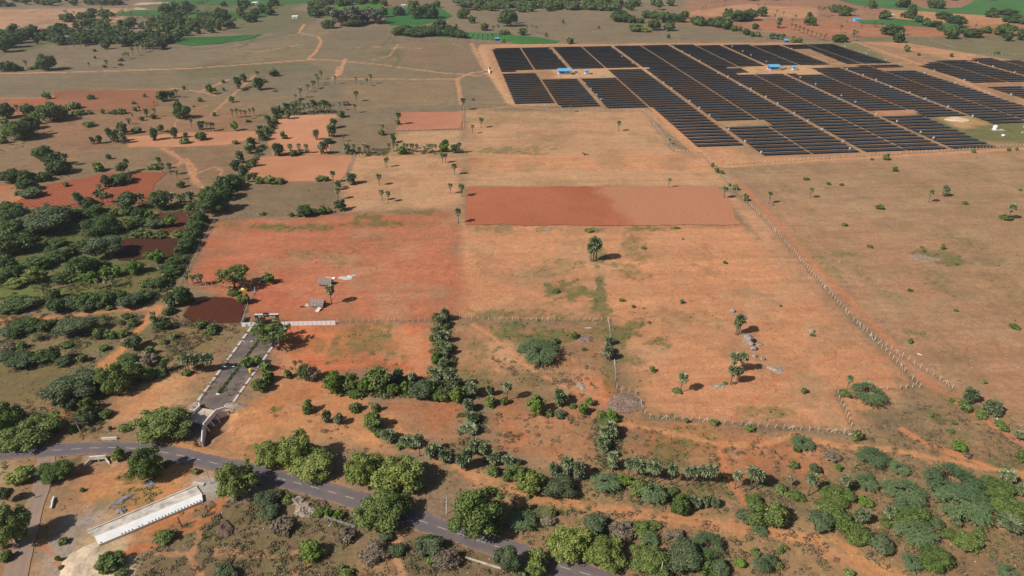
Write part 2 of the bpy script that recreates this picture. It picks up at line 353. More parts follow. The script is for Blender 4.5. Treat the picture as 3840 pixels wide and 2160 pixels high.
def paint(X, Y):                           # soil colour, green cover and dry scrub at points of the ground
    X = X.astype(np.float64); Y = Y.astype(np.float64)
    C = np.empty((len(X), 3)); C[:] = A(148, 122, 98); G = np.full(len(X), .12); D = np.full(len(X), .08)
    n1 = fbm(X, Y, 24, 1) - .5; n2 = fbm(X, Y, 7, 2) - .5; n3 = fbm(X, Y, 2.2, 3) - .5
    # broad drifts of grey and yellow
    dr = fbm(X, Y, 60, 5) - .5
    for col, f, wa, g, d, P in PATS:
        xs = [p[0] for p in P]; ys = [p[1] for p in P]; m = f + wa * 2
        k = np.nonzero((X > min(xs) - m) & (X < max(xs) + m) & (Y > min(ys) - m) & (Y < max(ys) + m))[0]
        if len(k) == 0: continue
        sdv = sdist(X[k], Y[k], P) + wa * (1.6 * n1[k] + 1.4 * n2[k]) + f * 1.1 * n3[k]
        w = np.clip(.5 + sdv / (2 * f), 0, 1); w = w * w * (3 - 2 * w)
        C[k] += (np.array(col) - C[k]) * w[:, None]; G[k] += (g - G[k]) * w; D[k] += (d - D[k]) * w
    C *= (1 + .22 * dr[:, None] * np.array([.8, 1.0, 1.1])) * (1 + .16 * n2[:, None]) * (1 + .10 * n3[:, None])
    # grey-brown dry sward mottling where nothing is ploughed
    mo = np.clip((fbm(X, Y, 12, 11, 4) - .5) * 5, 0, 1) * np.clip(D * 2.2 + G, 0, .5)
    C += (np.array(A(126, 104, 84)) - C) * mo[:, None]
    # tillage: long faint streaks along the plots, wheel-track scribbles, and straw-coloured drifts
    ax, ay = math.cos(R(4)), math.sin(R(4)); P_, Q_ = X * ax + Y * ay, -X * ay + Y * ax
    st = (vn(P_ / 26, Q_ / 1.1, 1, 61) - .5) * .14 + (vn(P_ / 60, Q_ / 3.2, 1, 62) - .5) * .14
    C *= 1 + (st * np.clip(1.2 - 1.2 * D, .3, 1))[:, None] * np.array([.9, 1, 1.05])
    w1 = fbm(X, Y, 46, 71); w2 = fbm(X, Y, 30, 75)
    for w_, o_ in ((w1, .43), (w1, .52), (w2, .47), (w2, .56)):
        k_ = np.clip(1 - np.abs(w_ - o_) / .0042, 0, 1) * np.clip((fbm(X, Y, 35, 81) - .46) * 12, 0, 1) * .34
        C *= 1 - k_[:, None] * np.array([.7, .8, .9])
    dry = np.clip((fbm(X, Y, 16, 91, 4) - .52) * 6, 0, 1) * .38
    C += (np.array(A(188, 154, 118)) * (C.mean(1, keepdims=True) / .24).clip(.5, 1.05) - C) * dry[:, None]
    ol = np.clip((fbm(X, Y, 20, 95, 4) - .54) * 7, 0, 1) * .34
    C += (np.array(A(140, 116, 86)) - C) * ol[:, None]
    for cx, cy, rx, ry, g in GRNS:
        k = np.nonzero((abs(X - cx) < rx * 1.5) & (abs(Y - cy) < ry * 1.5))[0]
        if len(k) == 0: continue
        d = np.sqrt(((X[k] - cx) / rx) ** 2 + ((Y[k] - cy) / ry) ** 2)
        w = np.clip((1.25 - d + 1.5 * n1[k] + 1.9 * n2[k] + 1.5 * n3[k]) * 1.5, 0, 1) * g
        G[k] = np.maximum(G[k], w)
    gcol = np.array(A(98, 106, 62)) * (1 + .5 * n2[:, None])
    gw = np.clip(G * 1.15 * (1 + 1.6 * n3 + .8 * n2), 0, 1) * .8
    C += (gcol - C) * gw[:, None]
    for w_, s_, col, P in TRKS:
        xs = [p[0] for p in P]; ys = [p[1] for p in P]; m = w_ + s_ * 3
        k = np.nonzero((X > min(xs) - m) & (X < max(xs) + m) & (Y > min(ys) - m) & (Y < max(ys) + m))[0]
        if len(k) == 0: continue
        d = sdist(X[k], Y[k], P, False)
        d2 = d + s_ * (2.4 * n3[k] + 1.2 * n2[k])
        w = np.clip((w_ / 2 + s_ / 2 - d2) / s_, 0, 1) * .88
        rut = np.clip(1 - np.abs(d - w_ * .27) / (w_ * .16), 0, 1)
        cc = np.array(col)[None, :] * (1 + .1 * rut[:, None] - .05)
        C[k] += (cc - C[k]) * w[:, None]; G[k] *= 1 - w; D[k] *= 1 - w
    for s, sp_, lab_, br_ in FENCES:          # unploughed weedy strip under each fence
        P = [tuple(p[:2]) for p in wp(pxs(s))]; xs = [p[0] for p in P]; ys = [p[1] for p in P]
        k = np.nonzero((X > min(xs) - 3) & (X < max(xs) + 3) & (Y > min(ys) - 3) & (Y < max(ys) + 3))[0]
        if len(k) == 0: continue
        d = sdist(X[k], Y[k], P, False); w = np.clip(1.5 - d / .9 + 1.6 * n3[k], 0, 1) * .55
        C[k] += (np.array(A(128, 108, 82)) - C[k]) * w[:, None]; G[k] = np.maximum(G[k], w * .3); D[k] = np.maximum(D[k], w * .6)
    return np.clip(C, .01, .8), np.clip(G, 0, 1), np.clip(D, 0, 1)
DIPS = [(2.6, 3.0, [tuple(p[:2]) for p in wp(pxs('766,1598 738,1586 744,1570 788,1535 815,1545 842,1532 858,1560 842,1600 800,1622 772,1640 766,1656 757,1656 758,1630'))]),
        (1.6, 3.0, [tuple(p[:2]) for p in wp(pxs('255,1740 300,1722 345,1728 400,1728 408,1738 380,1752 330,1762 260,1775 235,1765'))])]
def ground_z(X, Y):
    Z = (fbm(X, Y, 9, 21) - .5) * .25
    for dep, f, P in DIPS:
        sdv = sdist(X, Y, P); w = np.clip((sdv + f) / f, 0, 1); w = w * w * (3 - 2 * w)
        Z = Z * (1 - w) - dep * w
    return Z
FLATS = []                                  # outlines kept level (roads and slabs stand on them)
def build_ground():
    us = np.arange(-760, 4620, 6.0)
    vs = np.concatenate([np.arange(-282, -40, 8), np.arange(-40, 700, 3.0), np.arange(700, 2420, 5.0)])
    U, V = np.meshgrid(us, vs); x = (U - 1920) / F; t = (1080 - V) / F; k = -HC / (-ST + t * CT)
    X = (x * k).ravel(); Y = ((CT + t * ST) * k).ravel()
    C, G, D = paint(X, Y); Z = ground_z(X, Y) * np.clip(2 - Y / 400, 0, 1)
    for P in FLATS:
        xs = [p[0] for p in P]; ys = [p[1] for p in P]
        k = np.nonzero((X > min(xs) - 4) & (X < max(xs) + 4) & (Y > min(ys) - 4) & (Y < max(ys) + 4))[0]
        w = np.clip((sdist(X[k], Y[k], P) + 2.0) / 1.5, 0, 1); deep = Z[k] < -.6
        Z[k] = np.where(deep & (sdist(X[k], Y[k], P) < 0), Z[k], Z[k] * (1 - w) - .06 * w)
    nu, nv = len(us), len(vs)
    i = np.arange(nu * nv).reshape(nv, nu)
    Q = np.stack([i[1:, :-1], i[1:, 1:], i[:-1, 1:], i[:-1, :-1]], -1).reshape(-1, 4)
    m, n, l, b = newmat('red_earth')
    me = mesh_np('ground', np.stack([X, Y, Z], 1), Q, [m], smooth=True)
    at = me.color_attributes.new('soil', 'FLOAT_COLOR', 'POINT')
    at.data.foreach_set('color', np.concatenate([C, G[:, None]], 1).astype(np.float32).ravel())
    a = nd(n, 'ShaderNodeAttribute', attribute_name='soil'); g = nd(n, 'ShaderNodeNewGeometry'); p = g.outputs['Position']
    f1 = noise(n, l, .9, 4, p, .65); f2 = noise(n, l, 3.1, 3, p, .7); f3 = noise(n, l, .12, 4, p)
    v = mul(n, l, mrange(n, l, f1, .3, .7, .84, 1.16), mrange(n, l, f2, .3, .7, .88, 1.12))
    v = mul(n, l, v, mrange(n, l, f3, .3, .7, .92, 1.08))
    f4 = noise(n, l, .33, 5, p, .7); f5 = noise(n, l, .62, 3, p, .6)
    v = mul(n, l, v, mrange(n, l, f4, .34, .66, .87, 1.13))
    col = mix(n, l, 1.0, a.outputs['Color'], v, 'MULTIPLY')
    tuft = mul(n, l, mrange(n, l, f5, .60, .66, 0, .62), mrange(n, l, f3, .42, .62, .15, 1))
    col = mix(n, l, tuft, col, A(112, 98, 66))
    sp = mul(n, l, mrange(n, l, f2, .56, .68, 0, 1), mrange(n, l, a.outputs['Alpha'], .03, .5, .0, .75))
    col = mix(n, l, sp, col, A(74, 88, 44)); l.new(col, b.inputs['Base Color'])
    b.inputs['Roughness'].default_value = .95; b.inputs['Specular IOR Level'].default_value = .12
    bp = nd(n, 'ShaderNodeBump'); bp.inputs['Strength'].default_value = .5; bp.inputs['Distance'].default_value = .25
    l.new(f1, bp.inputs['Height']); l.new(bp.outputs[0], b.inputs['Normal'])
    tag(link(bpy.data.objects.new('ground', me)), 'red and dry-grass farmland reaching to the top of the picture', 'ground', kind='structure')
def rough_outline(pts, step, wob, o):
    out = []
    for i in range(len(pts)):
        a, b = pts[i], pts[(i + 1) % len(pts)]; n = max(1, int((b - a).length / step))
        for k in range(n):
            p = a.lerp(b, k / n); w = np.array([vn(np.array([p.x]), np.array([p.y]), s, o)[0] - .5 for s in (step * 1.3, step * 5)])
            d = (b - a).normalized(); m = Vector((-d.y, d.x, 0)); p = p + m * wob * (w[0] + 1.5 * w[1]); out.append(p)
    return out
def sheet(name, pts, z, mat, label, cat, step=4, wob=1.2, kind='structure'):
    o = rough_outline(pts, step, wob, len(bpy.data.objects) % 50)
    bm = bmesh.new(); vs = [bm.verts.new((p.x, p.y, z)) for p in o]; f = bm.faces.new(vs)
    bmesh.ops.triangulate(bm, faces=[f]); bmesh.ops.recalc_face_normals(bm, faces=bm.faces)
    if sum(f.normal.z for f in bm.faces) < 0: bmesh.ops.reverse_faces(bm, faces=bm.faces)
    me = bpy.data.meshes.new(name); bm.to_mesh(me); bm.free(); me.materials.append(mat)
    return tag(link(bpy.data.objects.new(name, me)), label, cat, kind=kind)
def furrow_mat(name, col, ang, sp, amp=.5, split=None):
    m, n, l, b = newmat(name); g = nd(n, 'ShaderNodeNewGeometry'); p = g.outputs['Position']
    mp = nd(n, 'ShaderNodeMapping'); mp.inputs['Rotation'].default_value = (0, 0, R(ang + 90)); l.new(p, mp.inputs[0])
    wv = nd(n, 'ShaderNodeTexWave'); wv.inputs['Scale'].default_value = 1 / (sp * 3.18); wv.inputs['Distortion'].default_value = 1.2
    wv.inputs['Detail Scale'].default_value = .4; l.new(mp.outputs[0], wv.inputs[0])
    f1 = noise(n, l, .014, 5, p, .62); f2 = noise(n, l, 1.1, 4, p, .7)
    c = mix(n, l, mrange(n, l, f1, .35, .68, 0, 1), (col[0] * 1.10, col[1] * 1.2, col[2] * 1.26), tuple(x * .86 for x in col))
    if split:                              # the far half was tilled later and has dried paler
        sx = nd(n, 'ShaderNodeSeparateXYZ'); l.new(p, sx.inputs[0])
        x = mul(n, l, sx.outputs[0], mrange(n, l, f2, .2, .8, -9, 9), 'ADD'); x = mul(n, l, x, mrange(n, l, f1, .3, .7, -14, 14), 'ADD')
        c = mix(n, l, mrange(n, l, x, split - 4, split + 4, 0, .8), c, A(194, 136, 104))
    v = mul(n, l, mrange(n, l, f2, .3, .7, .78, 1.2), mrange(n, l, wv.outputs[0], 0, 1, 1 - .14 * amp, 1 + .12 * amp))
    c = mix(n, l, 1.0, c, v, 'MULTIPLY'); l.new(c, b.inputs['Base Color'])
    b.inputs['Roughness'].default_value = .95; b.inputs['Specular IOR Level'].default_value = .1
    h = mul(n, l, wv.outputs[0], mul(n, l, f2, .7), 'ADD')
    bp = nd(n, 'ShaderNodeBump'); bp.inputs['Strength'].default_value = .7 * amp; bp.inputs['Distance'].default_value = .3
    l.new(h, bp.inputs['Height']); l.new(bp.outputs[0], b.inputs['Normal'])
    return m
def build_fields():
    S = [('red', (178, 104, 74), 4, 1.6, .5, '1176,471 1400,470 1560,470 1700,470 1808,471 1835,505 1862,566 1700,566 1400,567 1170,566', 'wide red ploughed field between the tan plots'),
         ('striped', (188, 124, 94), 96, 3.2, .35, '1006,283 1165,281 1163,325 1000,328', 'small red field with dark plough stripes behind a post fence'),
         ('peach', (200, 136, 100), -4, 2.2, .8, '645,397 700,393 888,391 872,430 858,456 760,458 650,461 622,432', 'peach coloured tilled field beside the palms with a bushy lower edge'),
         ('orange', (204, 140, 104), 20, 2.5, .6, '702,291 848,289 832,345 824,389 692,391 676,360 692,320', 'peach field enclosed by dark palms below the palm row'),
         ('strip', (202, 140, 104), 2, 2.5, .6, '322,346 480,334 638,331 655,345 570,365 400,371 322,371', 'long narrow peach field dotted with palms in the left half'),
         ('brown', (156, 104, 76), 6, 2.2, .8, '138,229 300,227 452,225 400,241 392,270 382,278 152,279 132,256', 'brown-red field with a post fence along its upper edge'),
         ('curved', (158, 88, 62), 38, 2.2, .55, '22,519 100,470 270,438 422,435 394,460 380,510 200,522', 'ploughed red-brown plot with slanting furrows above the green grove'),
         ('wet', (98, 52, 37), 0, 1.3, .6, '462,795 476,771 540,748 620,758 610,813 492,810', 'dark chocolate freshly ploughed plot beside the gate wall'),
         ('plum', (82, 48, 36), -60, 1.4, .6, '314,601 465,599 443,651 298,656 288,641', 'darkest brown plot inside the green grove'),
         ('maroon', (106, 61, 45), 50, 1.6, .6, '364,568 402,537 494,530 477,584 420,591', 'small maroon plot with a few young trees in the grove')]
    for i, (nm, c, an, sp, am, pts, lab) in enumerate(S):
        sheet('ploughed_field', wp(fp(pts)), .2, furrow_mat('tilled_soil_' + nm, A(*c), an, sp, am, W(1555 * FV, 520 * FV).x if nm == 'red' else None), lab, 'field', 3, 1.4)
    G = [('425,95 560,92 660,86 640,98 560,110 480,116 430,108', (58, 104, 48), 'dark green crop field with a fence beside the palm grove'),
         ('230,42 345,25 560,28 700,30 650,46 480,48 400,42 340,40', (76, 108, 56), 'bright green field behind the far palm grove'),
         ('380,2 560,-8 800,-6 770,8 640,14 480,12', (74, 110, 58), 'bright green strip along the top left edge'), ('20,80 60,74 95,86 70,96 30,96', (92, 118, 66), 'pale green plot at the far-left edge'),
         ('800,22 870,8 960,6 960,22 870,30 820,45', (88, 128, 58), 'yellow-green field at the top with bare trees in front'),
         ('960,20 1020,16 1100,14 1140,40 1120,50 1060,62 980,65 970,50', (62, 110, 54), 'green paddies among big trees at the top'),
         ('985,70 1060,62 1110,72 1095,90 990,86', (86, 120, 54), 'lime green plot below the big trees at the top'),
         ('1100,78 1250,84 1300,90 1340,92 1410,104 1400,109 1310,112 1255,100 1160,96 1100,92', (70, 118, 56), 'vivid green paddy beyond the solar farm corner'),
         ('2110,0 2250,0 2330,22 2420,20 2450,0 2576,0 2700,20 2576,60 2500,40 2400,34 2260,24 2150,12', (80, 120, 64), 'broad green paddies at the top right'),
         ('2160,52 2250,46 2330,55 2400,60 2440,66 2430,72 2370,72 2280,64 2170,60', (72, 114, 62), 'small green paddy among the far red fields')]
    for i, (pts, c, lab) in enumerate(G):
        sheet('paddy_field', wp(fp(pts)), .3, furrow_mat('green_crop_%d' % i, A(*c), 10 + 37 * i, 4.0, .6), lab, 'field', 8, 3)
# ------------------------------------------------------------------ plants
def leafmat(name, c1, c2, trans=.16, rough=.6):
    m, n, l, b = newmat(name); oi = nd(n, 'ShaderNodeObjectInfo'); g = nd(n, 'ShaderNodeNewGeometry')
    f = noise(n, l, .35, 2, g.outputs['Position'])
    w = mul(n, l, mul(n, l, mrange(n, l, f, .35, .65, 0, .5), mul(n, l, oi.outputs['Random'], .5), 'ADD'), 1.0)
    c = mix(n, l, w, c1, c2)
    v = mul(n, l, mrange(n, l, g.outputs['Random Per Island'], 0, 1, .62, 1.38), mrange(n, l, oi.outputs['Random'], 0, 1, .85, 1.15))
    c = mix(n, l, 1.0, c, v, 'MULTIPLY')
    l.new(c, b.inputs['Base Color']); b.inputs['Roughness'].default_value = rough; b.inputs['Specular IOR Level'].default_value = .25
    t = nd(n, 'ShaderNodeBsdfTranslucent'); l.new(mix(n, l, 1.0, c, (1.15, 1.2, .6), 'MULTIPLY'), t.inputs[0])
    ms = nd(n, 'ShaderNodeMixShader'); ms.inputs[0].default_value = trans
    l.new(b.outputs[0], ms.inputs[1]); l.new(t.outputs[0], ms.inputs[2]); l.new(ms.outputs[0], n['Material Output'].inputs[0])
    return m
LM = {'H': leafmat('mid_green_leaves', (.108, .168, .038), (.155, .190, .052)), 'L': leafmat('pale_green_leaves', (.150, .210, .055), (.205, .235, .07), .3), 'T': leafmat('yellow_green_leaves', (.175, .230, .048), (.245, .265, .070)), 'G': leafmat('dark_green_leaves', (.072, .122, .032), (.108, .148, .044)),
      'M': leafmat('bright_green_leaves', (.115, .205, .030), (.165, .230, .042)), 'A': leafmat('grey_green_leaves', (.092, .130, .060), (.125, .150, .072)),
      'B': leafmat('bush_leaves', (.115, .172, .038), (.170, .198, .062)), 'J': leafmat('feathery_leaves', (.112, .180, .082), (.150, .200, .088)),
      'K': leafmat('dry_twigs', (.24, .18, .125), (.19, .155, .11), .1), 'N': leafmat('bare_branches', (.17, .15, .115), (.12, .125, .085), .1),
      'P': leafmat('palm_fans', (.150, .195, .092), (.250, .272, .150), .15, .42), 'C': leafmat('coconut_fronds', (.065, .105, .032), (.11, .14, .045), .2, .5),
      'S': leafmat('sapling_fronds', (.12, .19, .035), (.17, .22, .05), .3, .5)}
DEADM = leafmat('withered_fans', (.26, .19, .12), (.17, .125, .085), .05, .8)
BARK = simple('bark', (.115, .09, .07), .9, .35, 1.2); PALMBARK = simple('palm_bark', (.10, .088, .078), .9, .3, 1.5); PALEBARK = simple('pale_bark', (.32, .27, .21), .9, .3, 1.5)
def quads(P, N, su, sv, rng, T=None):      # leaf quads at P facing N
    n = len(P); N = N / (np.linalg.norm(N, axis=1, keepdims=True) + 1e-9)
    if T is None: T = rng.normal(size=(n, 3))
    T = T - N * (T * N).sum(1, keepdims=True); T /= np.linalg.norm(T, axis=1, keepdims=True) + 1e-9
    Bn = np.cross(N, T); a = (T * su[:, None]); b = (Bn * sv[:, None])
    V = np.stack([P - a - b * .3, P + a * .2 - b, P + a + b * .25, P - a * .1 + b], 1).reshape(-1, 3)
    return V, np.arange(n * 4).reshape(n, 4)
def lobes(rng, k, flat, lift, rr=(.34, .55)):
    d = rng.normal(size=(k * 4, 3)); d /= np.linalg.norm(d, axis=1, keepdims=True); d = d[d[:, 2] > -.8][:k]
    r = rng.uniform(rr[0], rr[1], len(d)); rad = (1 - r) * rng.uniform(.55, 1.3, len(d))
    c = d * rad[:, None]; c[:, 2] = c[:, 2] * flat + lift
    return np.vstack([c, [[0, 0, 0]]]), np.append(r, .56)
def crown_np(seed, n, leaf, k=14, flat=1.0, lift=0.0, zmin=-.85, rr=(.34, .55), stretch=1.0, ragged=.18, shell=.22):
    rng = np.random.RandomState(seed); c, r = lobes(rng, k, flat, lift, rr)
    m = n * 3; i = rng.choice(len(c), m, p=r ** 2 / (r ** 2).sum()); d = rng.normal(size=(m, 3)); d[:, 2] += .25
    d /= np.linalg.norm(d, axis=1, keepdims=True)
    rad = r[i] * (1 - shell * rng.rand(m) ** 1.5 + ragged * (rng.rand(m) ** 3)); P = c[i] + d * rad[:, None]
    dist = np.linalg.norm(P[:, None, :] - c[None], axis=2) / r[None]; dist[np.arange(m), i] = 9
    ok = (dist.min(1) > .78) & (P[:, 2] > zmin * flat); P, d = P[ok][:n], d[ok][:n]
    N = d + .42 * rng.normal(size=P.shape); s = leaf * rng.uniform(.6, 1.35, len(P))
    return quads(P, N, s * stretch, s * .8, rng)
def dome_np(seed, n, leaf, curl=.35):      # sprawling thorn bush: long feathery sprays arching outward
    rng = np.random.RandomState(seed); k = 46; az = rng.uniform(0, 6.28, k); rad = np.sqrt(rng.rand(k)) * .8
    V = []; hub = np.stack([np.cos(az) * rad, np.sin(az) * rad, np.zeros(k)], 1); out = []
    per = n // k; Ps, Ns, Ts = [], [], []
    for j in range(k):
        for b in range(7):
            a = az[j] + rng.normal() * .8; L = rng.uniform(.3, .62); t = np.sort(rng.rand(max(2, per // 7)))
            h0 = math.sqrt(max(.05, 1 - rad[j] ** 2)) * rng.uniform(.75, 1.02) - .12
            x = hub[j, 0] + np.cos(a) * L * t; y = hub[j, 1] + np.sin(a) * L * t; z = h0 + .16 * np.sin(t * 2.2) - .55 * L * t ** 2
            T = np.stack([np.full_like(t, np.cos(a)), np.full_like(t, np.sin(a)), -.9 * t], 1)
            Ps.append(np.stack([x, y, z], 1)); Ts.append(T); Ns.append(np.stack([np.cos(a) * .4 + 0 * t, np.sin(a) * .4 + 0 * t, np.ones_like(t)], 1))
    P = np.vstack(Ps) + rng.normal(size=(sum(len(p) for p in Ps), 3)) * .03; P[:, 2] -= .1
    ok = P[:, 2] > -.82; P = P[ok]; N = np.vstack(Ns)[ok] + .5 * rng.normal(size=P.shape); T = np.vstack(Ts)[ok] + .25 * rng.normal(size=P.shape)
    s = leaf * rng.uniform(.7, 1.3, len(P)); return quads(P, N, s * 1.5, s * .45, rng, T)
def fan_np(seed, nl, rad, cz, seg=8, young=False, dead=9):
    rng = np.random.RandomState(seed); V = []; Fc = []; mi = []
    def fan(base, d, pet, fr, droop, m, seg=seg):
        d = d / np.linalg.norm(d); side = np.cross(d, [0, 0, 1.0]); side /= np.linalg.norm(side) + 1e-6; up = np.cross(side, d)
        hub = base + d * pet; hub[2] -= droop * .3
        span = 1.95 if m == 0 else 1.2
        for i in range(seg):
            a = -span + 2 * span * (i + .5) / seg; w = span / seg * 1.05
            e1 = d * math.cos(a - w) + side * math.sin(a - w); e2 = d * math.cos(a + w) + side * math.sin(a + w); em = d * math.cos(a) + side * math.sin(a)
            L = fr * (1 - .18 * abs(a) / span) * rng.uniform(.88, 1.08)
            tip = hub + em * L + up * (-.28 * L - droop * .6 * L); fold = up * (.10 * L * (1 if i % 2 else -1))
            k = len(V); V.extend([hub, hub + e1 * L * .62 + fold - up * .06 * L, tip, hub + e2 * L * .62 - fold - up * .06 * L]); Fc.append((k, k + 1, k + 2, k + 3)); mi.append(m)
    for j in range(nl):
        z = 1 - 1.45 * (j + .5) / nl if not young else 1 - 1.25 * (j + .5) / nl; a = j * 2.39996 + rng.normal() * .3
        h = math.sqrt(max(0, 1 - z * z)); d = np.array([math.cos(a) * h, math.sin(a) * h, z + .12])
        fan(np.array([0, 0, cz - .1 * rad]), d, rad * rng.uniform(.40, .54), rad * rng.uniform(.60, .76), .25 if z < 0 else .05, 0)
    for j in range(dead):
        a = rng.uniform(0, 6.28); z = rng.uniform(-.95, -.6); h = math.sqrt(1 - z * z)
        fan(np.array([0, 0, cz - .3 * rad]), np.array([math.cos(a) * h, math.sin(a) * h, z]), rad * .35, rad * .4, .5, 1, 5)
    return np.array(V), np.array(Fc), np.array(mi)
def frond_np(seed, nf, L, cz, width=.16, segs=6, arch=.9, up=.9):
    rng = np.random.RandomState(seed); V = []; Fc = []
    for j in range(nf):
        a = j * 2.39996 + rng.normal() * .2; el = rng.uniform(-.35, up) if nf > 9 else rng.uniform(.25, up); Lf = L * rng.uniform(.8, 1.1)
        d = np.array([math.cos(a), math.sin(a), 0]); side = np.array([-d[1], d[0], 0]); p = np.array([0, 0, cz], float); pts = [p.copy()]; e = el
        for s in range(segs):
            p = p + (d * math.cos(e) + np.array([0, 0, 1]) * math.sin(e)) * Lf / segs; e -= arch / segs * 1.6; pts.append(p.copy())
        for s in range(segs):
            w0 = width * L * math.sin(math.pi * (s + .25) / (segs + .6)); w1 = width * L * math.sin(math.pi * (s + 1.15) / (segs + .6))
            for sg in (-1, 1):
                for b in range(2):
                    q0 = pts[s] + (pts[s + 1] - pts[s]) * b * .5; q1 = pts[s] + (pts[s + 1] - pts[s]) * (b * .5 + .32)
                    k = len(V); o = side * sg; dz = np.array([0, 0, -.45]); fw = (pts[s + 1] - pts[s]) * .5
                    V.extend([q0, q1, q1 + (o + dz) * w1 + fw, q0 + (o + dz) * w0 + fw]); Fc.append((k, k + 1, k + 2, k + 3))
    return np.array(V), np.array(Fc)
def trunk_mesh(name, h, r0, r1, mat, lean=(0, 0), limbs=0, seed=0, spread=.5, top=None):
    rng = random.Random(seed); mb = MB(); n = 5; pts = []
    for i in range(n + 1):
        t = i / n; pts.append(Vector((lean[0] * t ** 1.5, lean[1] * t ** 1.5, h * t - .05)))
    for i in range(n):
        k = 1.35 if i == 0 else 1.0
        mb.tube(pts[i], pts[i + 1], (r0 + (r1 - r0) * i / n) * k, r0 + (r1 - r0) * (i + 1) / n, 7)
    for j in range(limbs):
        a = j * 2.4 + rng.random(); e = pts[-1] + Vector((math.cos(a) * spread, math.sin(a) * spread, rng.uniform(.35, .75)))
        b = pts[3].lerp(pts[5], rng.random()); mb.tube(b, e, r1 * .75, r1 * .25, 5)
    return mb.mesh(name, [mat])
MESH = {}
def get_mesh(kind, lod, var):
    key = (kind, lod, var)
    if key in MESH: return MESH[key]
    sd_ = abs(hash(kind)) % 97 if False else (ord(kind) * 13 + var * 101 + lod * 7)
    if kind in 'TGMHL':
        n, lf = ((480, .19), (2200, .088), (8500, .046))[lod]
        if kind == 'L': n = int(n * .62)
        V, Q = crown_np(sd_, n, lf, {'T': 36, 'G': 32, 'M': 28, 'H': 34, 'L': 24}[kind], 1.0, -.04, -.95, {'T': (.11, .40), 'G': (.12, .44), 'M': (.16, .38), 'H': (.11, .40), 'L': (.13, .34)}[kind], 1.0, .45, .38)
        r = (mesh_np('crown', V, Q, [LM[kind]]), trunk_mesh('trunk', 1.05, .075, .05, BARK, (.08, .03), 5, sd_, .5))
    elif kind == 'A':
        n, lf = ((420, .16), (1900, .078), (6000, .043))[lod]
        V, Q = crown_np(sd_, n, lf, 15, .8, .1, -.6, (.26, .46), 1.5, .35, .4)
        r = (mesh_np('crown', V, Q, [LM['A']]), trunk_mesh('trunk', 1.05, .06, .04, BARK, (.1, -.05), 6, sd_, .6))
    elif kind in 'BKN':
        n, lf = ((300, .21), (1200, .11), (3600, .062))[lod]
        if kind == 'K': n = int(n * .5); V, Q = crown_np(sd_, n, lf * .8, 12, .9, 0, -.8, (.25, .5), 2.4, .5, .7)
        elif kind == 'N': V, Q = crown_np(sd_, n, lf * .7, 12, 1, 0, -.9, (.2, .4), 2.2, .5, .6)
        else: V, Q = crown_np(sd_, n, lf, 16, .95, 0, -.8, (.16, .5), 1.15, .5, .5)
        r = (mesh_np('crown', V, Q, [LM[kind]]), trunk_mesh('trunk', .9, .05, .03, BARK, (.05, .05), 4, sd_, .5))
    elif kind == 'J':
        n, lf = ((900, .10), (2200, .065), (6400, .036))[lod]
        V, Q = dome_np(sd_, n, lf); r = (mesh_np('crown', V, Q, [LM['J']]), trunk_mesh('trunk', .8, .04, .03, BARK, (.05, .05), 6, sd_, .6))
    elif kind == 'P':
        V, Q, mi = fan_np(sd_, (24, 34, 44)[lod], .215, .80, (5, 7, 9)[lod])
        r = (mesh_np('crown', V, Q, [LM['P'], DEADM], mi=mi), trunk_mesh('trunk', .80, .021, .017, PALMBARK, (.0, .0), 0, sd_))
    elif kind == 'Q':
        Vs, Qs, ms, k = [], [], [], 0; rng = random.Random(sd_)
        for j in range(4 if lod else 3):
            V, Q, mi = fan_np(sd_ + j, (22, 30, 38)[lod], .60, 0, (5, 7, 9)[lod], True, 8)
            o = np.array([rng.uniform(-.42, .42), rng.uniform(-.42, .42), rng.uniform(-.25, .48)]); V = V * np.array([1, 1, 1.05]) + o
            Vs.append(V); Qs.append(Q + k); ms.append(mi); k += len(V)
        mb = MB()
        for j in range(3): mb.tube((.25 * math.cos(j * 2.1), .25 * math.sin(j * 2.1), -1), (.3 * math.cos(j * 2.1), .3 * math.sin(j * 2.1), .2), .09, .07, 7)
        r = (mesh_np('crown', np.vstack(Vs), np.vstack(Qs), [LM['P'], DEADM], mi=np.concatenate(ms)), mb.mesh('trunk', [PALMBARK]))
    elif kind == 'C':
        V, Q = frond_np(sd_, (14, 20, 24)[lod], .30, .86, .2, 5, 1.1, 1.1)
        r = (mesh_np('crown', V, Q, [LM['C']]), trunk_mesh('trunk', .87, .018, .013, PALEBARK, (.04, .02), 0, sd_))
    elif kind == 'D':
        V, Q = frond_np(sd_, (30, 44, 54)[lod], .9, .05, .10, 5, 1.25, 1.35); V[:, 2] -= .1
        mb = MB(); mb.tube((0, 0, -1), (0, 0, .1), .12, .10, 8)
        r = (mesh_np('crown', V, Q, [LM['C']]), mb.mesh('trunk', [PALMBARK]))
    elif kind == 'S':
        V, Q = frond_np(sd_, 8, .5, .5, .13, 5, 1.25, 1.1)
        r = (mesh_np('crown', V, Q, [LM['S']]), trunk_mesh('trunk', .52, .022, .015, PALEBARK, (.0, .0), 0, sd_))
    MESH[key] = r; return r
